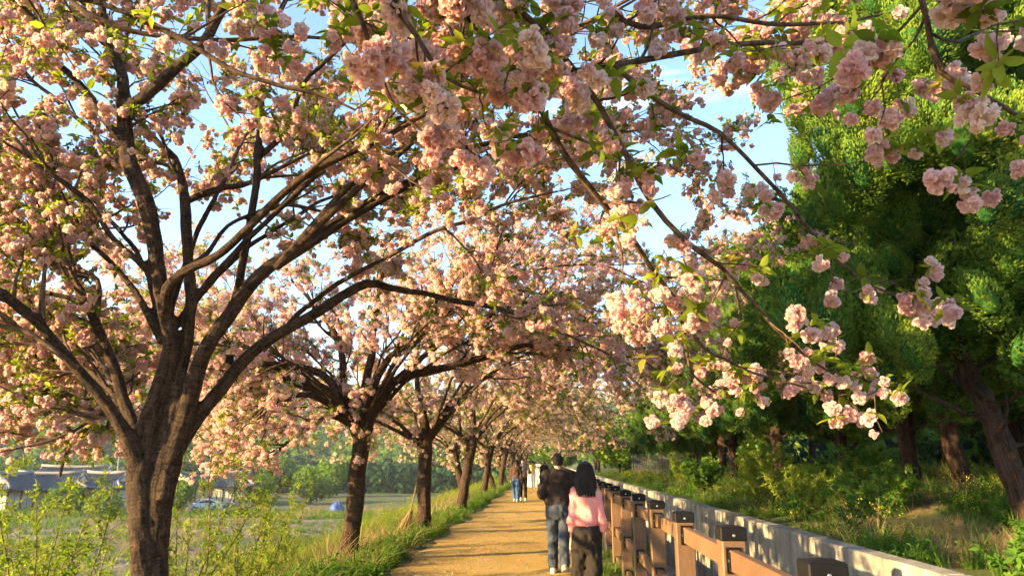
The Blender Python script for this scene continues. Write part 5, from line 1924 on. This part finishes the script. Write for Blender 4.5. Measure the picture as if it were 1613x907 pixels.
# small dark box on a low limb of the big tree
c = W(362, 566, 6.35)
bx = empty('nest_box', c, .3, label='small dark box fixed to the low right limb of the big tree', cat='box')
MB().box((0, 0, 0), (.062, .06, .060), .004).build('box', M['cap'], bx)
MB().box((0, -.006, .036), (.085, .085, .010), .003).build('lid', M['concrete'], bx)
e_ = W(374, 586, 6.22) - c
e_ = np.array([e_[0] * math.cos(.3) + e_[1] * math.sin(.3), -e_[0] * math.sin(.3) + e_[1] * math.cos(.3), e_[2]])
MB().tube([[0, 0, -.02], e_ * .5 + [0, 0, -.01], e_ * 1.15], .010, 6).build('bracket', M['cap'], bx)

# grey paling fence far on the bank
pf = empty('paling_fence', (6.1, 43.0, float(gz(6.1, 43.0))), .15, label='grey paling fence among the far conifer trunks', cat='fence')
pal = MB().box((0, 0, .55), (.07, .025, 1.15), .004)
pal.add([[-.035, -.0125, 1.12], [.035, -.0125, 1.12], [0, 0, 1.2], [.035, .0125, 1.12], [-.035, .0125, 1.12]], [[0, 1, 2], [1, 3, 2], [3, 4, 2], [4, 0, 2]])
M['old_wood'] = simple_mat('grey_old_wood', (0.13, 0.12, 0.10), 0.9, 0.3, 6)
pal_me = pal.mesh('paling', M['old_wood'])
for k in range(24):
    link('paling', pal_me, pf, (-1.4 + k * .125, 0, .02 * math.sin(k * 3.3)), (0, .02 * math.sin(k * 1.9), 0))
for zz in (.35, .85):
    MB().box((.05, .03, zz), (3.1, .03, .07)).build('rail', M['old_wood'], pf)

# ------------------------------------------------------------------ people: smooth distance-field figures
def surface_nets(f, lo, hi, h):
    lo, hi = np.asarray(lo, float), np.asarray(hi, float)
    n = np.ceil((hi - lo) / h).astype(int) + 1
    ax = [lo[a] + h * np.arange(n[a]) for a in range(3)]
    # coarse pass first: only cells near the surface are sampled finely
    K = 4
    nc = (n - 1) // K + 2
    axc = [lo[a] + h * K * np.arange(nc[a]) for a in range(3)]
    Dc = f(np.stack(np.meshgrid(*axc, indexing='ij'), -1).reshape(-1, 3)).reshape(nc)
    ii = [np.minimum((np.arange(n[a]) + K // 2) // K, nc[a] - 1) for a in range(3)]
    Dv = Dc[np.ix_(*ii)]
    near = np.argwhere(np.abs(Dv) < K * h * 1.7)
    Dv[near[:, 0], near[:, 1], near[:, 2]] = f(lo + h * near)
    s = Dv < 0
    c = [(a, b, d) for a in (0, 1) for b in (0, 1) for d in (0, 1)]
    sl = lambda A, o: A[o[0]:n[0] - 1 + o[0], o[1]:n[1] - 1 + o[1], o[2]:n[2] - 1 + o[2]]
    cnt = sum(sl(s, o).astype(int) for o in c)
    act = (cnt > 0) & (cnt < 8)
    idx = np.argwhere(act)
    num = np.full(act.shape, -1)
    num[act] = np.arange(len(idx))
    acc, w = np.zeros((len(idx), 3)), np.zeros(len(idx))
    val = {o: sl(Dv, o)[act] for o in c}
    for a in c:
        for k in range(3):
            if a[k] == 0:
                b = tuple(1 if q == k else a[q] for q in range(3))
                va, vb = val[a], val[b]
                x = (va < 0) != (vb < 0)
                t = np.where(x, va / np.where(va == vb, 1, va - vb), 0)
                p = np.array(a, float)[None] + np.zeros((len(idx), 3))
                p[:, k] += t
                acc += p * x[:, None]
                w += x
    V = lo + h * (idx + acc / np.maximum(w, 1)[:, None])
    F = []
    for k in range(3):
        u, v = (k + 1) % 3, (k + 2) % 3
        a = [slice(None)] * 3
        b = [slice(None)] * 3
        a[k], b[k] = slice(0, n[k] - 1), slice(1, n[k])
        x = s[tuple(a)] != s[tuple(b)]
        e = np.argwhere(x)
        e = e[(e[:, u] > 0) & (e[:, v] > 0) & (e[:, u] < n[u] - 1) & (e[:, v] < n[v] - 1)]
        if not len(e):
            continue
        q = []
        for du, dv in ((-1, -1), (0, -1), (0, 0), (-1, 0)):
            m = e.copy()
            m[:, u] += du
            m[:, v] += dv
            q.append(num[m[:, 0], m[:, 1], m[:, 2]])
        q = np.stack(q, 1)
        flip = s[e[:, 0], e[:, 1], e[:, 2]]
        q = np.where(flip[:, None], q, q[:, ::-1])
        F.append(q)
    return V, np.concatenate(F)


def rc(a, b, ra, rb, sy=1.0):
    return ('c', np.array(a, float), np.array(b, float), ra, rb, sy)


def el(c, r):
    return ('e', np.array(c, float), np.array(r, float))


def sdf(prims, k=0.03, grow=0.0):
    def f(P):
        d = np.full(len(P), .5)
        for p in prims:
            if p[0] == 'c':
                _, a, b, ra, rb, sy = p
                sc = np.array([1, 1 / sy, 1])
                A, Bv, Q = a * sc, b * sc, P * sc
                ba = Bv - A
                mg = max(ra, rb) * max(1, 1 / min(1, sy)) + .13
                near = ((P > np.minimum(a, b) - mg) & (P < np.maximum(a, b) + mg)).all(1)
                Qn = Q[near]
                h = np.clip(((Qn - A) @ ba) / max(ba @ ba, 1e-9), 0, 1)
                x = (np.linalg.norm(Qn - A - h[:, None] * ba, axis=1) - (ra + h * (rb - ra))) * min(1.0, sy)
            else:
                _, c, r = p
                near = ((P > c - r - .13) & (P < c + r + .13)).all(1)
                x = (np.linalg.norm((P[near] - c) / r, axis=1) - 1) * r.min()
            dn = d[near]
            h = np.clip(.5 + .5 * (x - dn) / k, 0, 1)
            d[near] = x * (1 - h) + dn * h - k * h * (1 - h)
        return d - grow
    return f


def smin(a, b, k=.03):
    h = np.clip(.5 + .5 * (b - a) / k, 0, 1)
    return b * (1 - h) + a * h - k * h * (1 - h)


M['skin'] = simple_mat('skin', (0.55, 0.33, 0.22), 0.5, 0.06, 12, spec=.35)
M['hair'] = simple_mat('black_hair', (0.014, 0.010, 0.008), 0.5, 0.5, 30, 0.7, 0.008, .3, stretch=(6, 6, .5))


def cloth(name, c, folds=10.0, rough=.85, var=.12, bs=.35, weave=None):
    return simple_mat(name, c, rough, var, folds, bs, .02, .2, stretch=weave)


rng_h = np.random.default_rng(3)


def hand(w, d, side, rel, rng_seed=0):
    """palm, four fingers and a thumb: w wrist, d direction of the hand, side = unit vector across the palm"""
    d, side = unit(np.array(d, float)), unit(np.array(side, float))
    nrm = np.cross(d, side)
    pr = [rc(w, w + d * .085, .026, .033, .7)]
    for i, (o, l) in enumerate(((-.030, .066), (-.011, .076), (.010, .071), (.028, .056))):
        b = w + d * .085 + side * o
        m = b + unit(d + nrm * rel * .5) * l * .5
        e = m + unit(d + nrm * rel * 1.3) * l * .5
        pr += [rc(b, m, .0098, .0092), rc(m, e, .0092, .0078)]
    tb = w + d * .025 - side * .026
    tm = tb + unit(d * .75 - side * .7 + nrm * rel * .3) * .045
    te = tm + unit(d * 1.0 - side * .15 + nrm * rel * .5) * .035
    pr += [rc(tb, tm, .013, .011), rc(tm, te, .011, .009)]
    return pr


def figure(name, loc, rz, H, label, sh=.19, hip=.092, female=False, arms=None, feet=None, top=None, trousers=None, hair='short', shoes=None, h=.009, sleeve=1.0, hem=.90, wide=0.0, hood=False, hemfit=True, head_turn=0.0, cap=None, group=None, ease=.020, arm=1.0, slim=1.0):
    """facing +y locally; arms: two rows (elbow offset from the shoulder, wrist offset from the elbow); feet: two rows (x, y, lift)"""
    s = H / 1.75
    tags = dict(label=label, cat='person')
    if group:
        tags['group'] = group
    root = empty('person', loc, rz, **tags)
    S = {k: np.array([k * sh, -.01, 1.42]) for k in (-1, 1)}
    arms = arms or [((-.05, -.02, -.28), (-.01, .05, -.25)), ((.05, -.02, -.28), (.01, .05, -.25))]
    feet = feet or [(-.09, .12, 0.0), (.09, -.14, .03)]
    hw = .165 if not female else .172
    torso = [rc((0, 0, .96), (0, 0, 1.04), hw - .02, .135 if female else .145, .68), rc((0, -.005, 1.10), (0, 0, 1.30), .13 if female else .145, .165 if not female else .15, .66),
             rc((-sh * .62, -.01, 1.385), (sh * .62, -.01, 1.385), .085, .085, .85), rc((-sh, -.01, 1.415), (sh, -.01, 1.415), .055, .055)]
    neck = [rc((0, .0, 1.42), (0, .015, 1.53), .058 if not female else .050, .052 if not female else .045)]
    hc = np.array([0, .03, 1.635])
    head = [el(hc + [0, -.012, .018], (.077, .096, .098)), el(hc + [0, .022, -.045], (.060, .068, .072)), el(hc + [0, .085, -.028], (.012, .020, .020)), el(hc + [0, .072, -.075], (.026, .015, .009))]
    ears = [el(hc + [q * .080, -.005, -.015], (.010, .020, .030)) for q in (-1, 1)]
    limbs_a, hands_, wrists, elbows = {}, {}, {}, {}
    for q, (e, w) in zip((-1, 1), arms):
        E = S[q] + np.array(e)
        Wp = E + np.array(w)
        elbows[q], wrists[q] = E, Wp
        limbs_a[q] = [rc(S[q], E, .053 if not female else .046, .042 if not female else .037), rc(E, Wp, .041 if not female else .036, .028 if not female else .024)]
        d = unit(Wp - E)
        side = unit(np.cross(d, [q * 1.0, 0.25, 0])) if abs(d[2]) > .5 else np.array([1.0 * q, 0, 0])
        hands_[q] = hand(Wp + d * .01, d, side, .35 * (1 if q > 0 else -1), 0)
    legs, ank, kn = {}, {}, {}
    for q, (fx, fy, lift) in zip((-1, 1), feet):
        Hp = np.array([q * hip, 0, .93])
        A = np.array([fx, fy - (.03 if lift else 0), .085 + lift])
        K = (Hp * .47 + A * .53) + np.array([0, .035 + lift * .5, .02])
        legs[q] = [rc(Hp, K, .088 if not female else .09, .058), rc(K, A, .056, .040)]
        ank[q], kn[q] = A, K
    footp = {q: [rc(ank[q] + [0, -.02, -.045], ank[q] + [0, .14, -.055 - (.05 if ank[q][2] > .1 else 0)], .036, .030)] for q in (-1, 1)}
    body = torso + neck + head + ears + limbs_a[-1] + limbs_a[1] + hands_[-1] + hands_[1] + legs[-1] + legs[1] + footp[-1] + footp[1]

    def mesh(nm, f, lo, hi, m, hh=h):
        V, F = surface_nets(f, lo, hi, hh)
        o = link(nm, mesh_np(nm, V, F, [m], True), root)
        o.scale = (s * slim, s, s)
        return o
    allp = np.array([p[1] for p in body] + [p[2] for p in body if p[0] == 'c'])
    lo, hi = allp.min(0) - .16, allp.max(0) + .16
    # limbs join with tight blends, so fingers stay apart
    fb, fh = sdf(torso + neck + head[:2] + limbs_a[-1] + limbs_a[1] + legs[-1] + legs[1] + footp[-1] + footp[1], .025), sdf(head[2:] + ears + hands_[-1] + hands_[1], .006)
    mesh('body', lambda P: smin(fb(P), fh(P), .008) + .004 * ((P[:, 2] < 1.40) & (P[:, 2] > .1)), lo, hi, M['skin'])
    # eyes and mouth where the face shows
    fe = MB()
    for q in (-1, 1):
        c = hc + np.array([q * .030, .083, -.002])
        th = np.linspace(0, 2 * np.pi, 10, endpoint=False)
        V = [c + [.013 * math.cos(a), .004, .006 * math.sin(a)] for a in th] + [c + [0, .009, 0]]
        o = MB().add(V, [[i, (i + 1) % 10, 10] for i in range(10)]).build('eye', M['hair'], root)
        o.scale = (s, s, s)
    # top
    tp = torso + [rc((0, -.01, 1.36), (0, -.005, 1.44), .09, .062)]
    ln = {q: [limbs_a[q][0]] for q in (-1, 1)}
    if sleeve > 0:
        for q in (-1, 1):
            E, Wp = elbows[q], wrists[q]
            ln[q].append(rc(E, E + (Wp - E) * sleeve, .043 * arm, (.043 + (.003 if sleeve < .9 else -.006)) * arm))
    ft = sdf(tp + ln[-1] + ln[1], .05 if ease > .015 else .03, ease)

    def f_top(P):
        d = ft(P)
        fold = .013 * vnoise(P * np.array([8, 8, 13]) + P[:, [0, 0, 0]] * 5, 5) + .012 * vnoise(P * np.array([20, 20, 6]) + P[:, [2, 2, 2]] * 9, 6)
        blouse = .022 * np.exp(-((P[:, 2] - hem - .07) / .06) ** 2) if hemfit else 0.0
        band = np.where(P[:, 2] < hem + .045, .010, 0.0) if hemfit else 0.0
        d = d + fold - blouse + band
        d = np.maximum(d, hem - P[:, 2])
        nk = np.linalg.norm((P - np.array([0, .02, 1.50])) / np.array([1, 1, .8]), axis=1) - .062
        return np.maximum(d, -nk)
    if sleeve > 0:
        lo2 = np.array([min(wrists[-1][0], elbows[-1][0], -.3) - .1, min(-.3, wrists[-1][1] - .1, wrists[1][1] - .1, elbows[1][1] - .1, elbows[-1][1] - .1), hem - .02])
        hi2 = np.array([max(wrists[1][0], elbows[1][0], .3) + .1, max(.25, wrists[-1][1] + .1, wrists[1][1] + .1), 1.56])
        lo2[2] = min(lo2[2], wrists[-1][2] - .05, wrists[1][2] - .05) if False else lo2[2]

        def f_top2(P):
            # sleeves may hang lower than the hem
            d = f_top(P)
            sl = sdf(ln[-1] + ln[1], .03, ease * .8)(P) + .004 * vnoise(P * 26, 8)
            return np.minimum(d, sl)
        lo2[2] = min(hem, *(elbows[q][2] + (wrists[q][2] - elbows[q][2]) * sleeve for q in (-1, 1))) - .08
        mesh(top[0], f_top2, lo2, hi2, top[1])
    else:
        mesh(top[0], f_top, (-.35, -.3, hem - .02), (.35, .3, 1.55), top[1])
    if hood:
        fhd = sdf([el((0, -.125, 1.40), (.125, .060, .105)), el((0, -.085, 1.455), (.115, .065, .050)), rc((-.085, -.02, 1.455), (.085, -.02, 1.455), .03, .03)], .03)
        mesh('hood', lambda P: np.maximum(fhd(P) + .006 * vnoise(P * 18, 3), .070 - np.linalg.norm(P[:, :2] - np.array([0, .02]), axis=1)), (-.25, -.25, 1.28), (.25, .15, 1.62), top[1])
    # trousers
    wl = []
    for q in (-1, 1):
        wl += [rc(legs[q][0][1], kn[q], .098 + wide * .3, .066 + wide), rc(kn[q], ank[q] + [0, 0, -.02], .066 + wide, .056 + wide * 1.25)]
    fl = sdf([torso[0], rc((0, -.025, .93), (0, -.015, .98), .165, .150, .75)] + wl, .035 if wide < .02 else .045, .010)

    def f_tr(P):
        a = vnoise(P * np.array([10, 10, 20]) + P[:, [0, 0, 0]] * 7, 15) * .010 + vnoise(P * np.array([30, 30, 12]) + P[:, [2, 2, 2]] * 8, 16) * .005
        d = fl(P) + a * (1 + wide * 12)
        d = np.maximum(d, P[:, 2] - 1.06)
        # hems just above the shoes
        zc = np.where(P[:, 0] < 0, ank[-1][2], ank[1][2]) - .055 + (.0 if wide < .02 else -.02)
        return np.maximum(d, zc - P[:, 2])
    pl = np.array([ank[-1], ank[1], [-.2, -.25, .1], [.2, .25, 1.06]])
    mesh('trousers', f_tr, pl.min(0) - .17, np.append(pl.max(0)[:2] + .17, 1.08), trousers)
    for q in (-1, 1):
        A = ank[q]
        up = A[2] > .10
        toe = A + np.array([0, .17, -.052 - (.045 if up else 0)])
        heel = A + np.array([0, -.035, -.045])
        fs = sdf([rc(heel, toe, .046, .040), el(A + [0, .03, -.02], (.046, .075, .055))], .03, .004)
        nvec = unit(np.cross(toe - heel, [1, 0, 0]))
        if nvec[2] > 0:
            nvec = -nvec
        sole = heel + nvec * .040
        mesh('shoe', lambda P: np.maximum(fs(P), (P - sole) @ nvec), np.minimum(heel, toe) - .09, np.maximum(heel, toe) + [.09, .09, .13], shoes)
        fsl = sdf([rc(heel + nvec * .035, toe + nvec * .030, .050, .043)], .02)
        mesh('sole', lambda P: np.maximum(np.maximum(fsl(P), (P - sole) @ nvec - .012), -((P - sole) @ nvec + .008)), np.minimum(heel, toe) - .10, np.maximum(heel, toe) + .10, M['sole'])
    # hair
    if hair == 'bob':
        fh1 = sdf([el(hc + [0, -.018, .022], (.112, .120, .116)), el(hc + [0, -.05, -.06], (.130, .092, .125)), rc(hc + [-.080, -.05, -.08], hc + [-.122, -.045, -.29], .060, .050), rc(hc + [.080, -.05, -.08], hc + [.122, -.045, -.29], .060, .050), rc(hc + [0, -.075, -.08], hc + [0, -.100, -.30], .075, .058), rc(hc + [-.055, -.07, -.08], hc + [-.065, -.09, -.30], .062, .055), rc(hc + [.055, -.07, -.08], hc + [.065, -.09, -.30], .062, .055)], .03)

        def f_h(P):
            a = np.arctan2(P[:, 0], -P[:, 1] + .02)
            d = fh1(P) + .004 * np.sin(a * 46 + 3 * vnoise(P * 6, 2)) * np.clip((hc[2] + .06 - P[:, 2]) / .1, 0, 1) + .003 * vnoise(P * 40, 3)
            d = np.maximum(d, (hc[2] - .240 + .030 * vnoise(np.stack([P[:, 0] * 40, P[:, 1] * 40, 0 * P[:, 0]], 1), 4)) - P[:, 2])
            face = np.linalg.norm((P - (hc + np.array([0, .10, -.045]))) / np.array([.066, .09, .085]), axis=1) - 1
            return np.maximum(d, -face * .06)
        mesh('hair', f_h, hc - [.22, .24, .33], hc + [.22, .2, .17], M['hair'], min(h, .008))
        if h < .012:
            # loose strands laid over the hair from the crown down
            ns, nz = 150, 14
            az = rng_h.uniform(-2.3, 2.3, ns)
            zs = np.linspace(.105, -.235, nz)
            rr = np.linspace(.01, .20, 60)
            A = az[:, None] + .10 * np.sin(np.linspace(0, 3, nz))[None] * rng_h.normal(0, 1, (ns, 1))
            Q = np.stack([np.sin(A)[..., None] * rr, -np.cos(A)[..., None] * rr - .02, np.broadcast_to(zs[None, :, None], (ns, nz, 60))], -1) + hc
            dq = fh1(Q.reshape(-1, 3)).reshape(ns, nz, 60)
            k = np.maximum((dq < 0).astype(int).cumsum(-1).argmax(-1), 1)
            R_ = rr[k] + rng_h.uniform(-.002, .006, (ns, 1))
            PP = np.stack([np.sin(A) * R_, -np.cos(A) * R_ - .02, np.broadcast_to(zs[None], (ns, nz)) - rng_h.uniform(0, .03, (ns, 1)) * np.linspace(0, 1, nz)[None] ** 3], -1) + hc
            v, fq, _ = tubes(PP, np.full((ns, nz), .0032), 4)
            so = link('hair_strands', mesh_np('hair_strands', v, fq, [M['hair']], True), root, kind='stuff')
            so.scale = (s * slim, s, s)
    else:
        fh1 = sdf([el(hc + [0, -.016, .022], (.084, .104, .105)), el(hc + [0, -.035, -.03], (.079, .078, .075))], .02)

        def f_h(P):
            d = fh1(P) + .003 * vnoise(P * 45, 3)
            d = np.maximum(d, (hc[2] - .062) - P[:, 2])
            return np.maximum(d, np.minimum((P[:, 1] - (hc[1] + .045)) , .0 * P[:, 1] + (hc[2] + .045 - P[:, 2]) * -1 + 9) if False else np.where(P[:, 2] < hc[2] + .045, P[:, 1] - (hc[1] + .0), -1.0))
        mesh('hair', f_h, hc - .16, hc + .16, M['hair'], min(h, .008))
    return root, hc * s, wrists


M['sole'] = simple_mat('shoe_sole', (0.55, 0.50, 0.42), 0.7, 0.15, 15)
M['hoodie'] = cloth('dark_brown_hoodie', (0.032, 0.022, 0.018), 5, var=.06)
M['jeans'] = cloth('blue_grey_jeans', (0.050, 0.062, 0.080), 5, var=.12)
M['pink'] = cloth('pink_knit', (0.76, 0.28, 0.25), 60, var=.06, bs=.25)
M['black_cloth'] = cloth('black_trousers', (0.020, 0.015, 0.011), 5, var=.06)
M['sneaker'] = cloth('pale_sneaker', (0.50, 0.44, 0.36), 20)
M['dark_shoe'] = cloth('dark_shoe', (0.05, 0.035, 0.028), 20)
M['brown_top'] = cloth('brown_jacket', (0.060, 0.034, 0.022), 9)
M['grey_top'] = cloth('grey_top', (0.20, 0.19, 0.18), 9)
M['blue_jeans'] = cloth('blue_jeans', (0.045, 0.085, 0.17), 12, var=.3)
M['red_top'] = cloth('red_top', (0.60, 0.05, 0.04), 9)
M['yellow_top'] = cloth('yellow_top', (0.70, 0.50, 0.16), 9)
M['white_cloth'] = cloth('white_cloth', (0.74, 0.68, 0.60), 9)

GZ = .016
# woman in pink, back to the viewer
pw_ = W(922, 760, 8.15)
figure('person', (pw_[0], 8.15, GZ), 0.0, 1.60, 'woman in a pink sweater and wide black trousers walking away', sh=.150, hip=.085, female=True, ease=.011, arm=.88, slim=.85,
       arms=[((-.040, -.02, -.27), (-.012, .05, -.245)), ((.050, -.03, -.265), (.035, .02, -.24))], feet=[(-.10, .16, 0.0), (.09, -.16, .05)],
       top=('sweater', M['pink']), trousers=M['black_cloth'], hair='bob', shoes=M['sneaker'], h=.0085, sleeve=.52, hem=1.03, wide=.030)
# man in a dark hoodie
pm_ = W(879, 760, 11.75)
man, hc_, wr = figure('person', (pm_[0], 11.75, GZ), 0.02, 1.735, 'man in a dark brown hoodie and jeans walking away with bent arms', sh=.195,
                      arms=[((-.065, -.03, -.27), (.075, .22, .03)), ((.06, -.01, -.275), (-.04, .22, .03))], feet=[(-.085, .10, 0.0), (.075, -.20, .085)],
                      top=('hoodie', M['hoodie']), trousers=M['jeans'], hair='short', shoes=M['sneaker'], h=.0085, sleeve=1.0, hem=.93, wide=.006, hood=True)
# the phone he holds up in front
sm = 1.735 / 1.75
ph = empty('mobile_phone', (pm_[0] + (wr[-1][0] + .03) * sm, 11.75 + (wr[-1][1] + .09) * sm, GZ + (wr[-1][2] + .085) * sm), 0.0, label='dark mobile phone held up by the man in the hoodie', cat='phone')
MB().box((0, 0, 0), (.15, .009, .075), .004).build('case', M['cap'], ph)
MB().box((0, -.0055, 0), (.138, .002, .066)).build('screen', M['glass'], ph)

far = 'people walking far along the path'
hf = .015


def far_person(px, d, H, label, tm, trm, rz, hair='short', female=False, **kw):
    c = W(px, 760, d)
    figure('person', (c[0], d, GZ), rz, H, label, female=female, sh=.17 if female else .19, top=('top', M[tm]), trousers=M[trm], hair=hair, shoes=M['sneaker'], h=hf, group=far, **kw)


far_person(813, 32.6, 1.70, 'person in brown jacket and blue jeans, left of the couple far ahead', 'brown_top', 'blue_jeans', 3.0, 'bob', True, wide=.02, sleeve=.9)
far_person(824, 33.4, 1.74, 'person in grey top and black trousers beside the brown jacket far ahead', 'grey_top', 'black_cloth', 3.25, arms=[((-.10, .08, -.25), (.08, .20, .05)), ((.28, .03, -.04), (.23, .10, .06))])
far_person(834, 51, 1.66, 'person in a red top in the far group on the path', 'red_top', 'white_cloth', 3.1, 'bob', True, wide=.02)
far_person(839.5, 49, 1.66, 'person in a yellow top and white trousers in the far group', 'yellow_top', 'white_cloth', 3.2, 'bob', True, wide=.02, arms=[((-.22, .05, -.10), (-.2, .08, .06)), ((.06, -.02, -.27), (.01, .05, -.25))])
far_person(847.5, 50, 1.72, 'person in a white shirt and pale trousers in the far group', 'white_cloth', 'white_cloth', 3.14, sleeve=.4)
far_person(858, 46, 1.66, 'person in a black top walking away beside the white shirt', 'black_cloth', 'white_cloth', 0.1, 'short', sleeve=.9)

# ------------------------------------------------------------------ the evening air
hm, HN, HL, hout = mat('evening_haze')
hv = HN.new('ShaderNodeVolumePrincipled')
hv.inputs['Color'].default_value = (0.86, 0.92, 1.0, 1)
hv.inputs['Density'].default_value = 0.0003
hv.inputs['Anisotropy'].default_value = 0.2
HL.new(hv.outputs[0], hout.inputs['Volume'])
MB().box((0, 0, 62), (5600, 5600, 150)).build('haze', hm, kind='stuff')
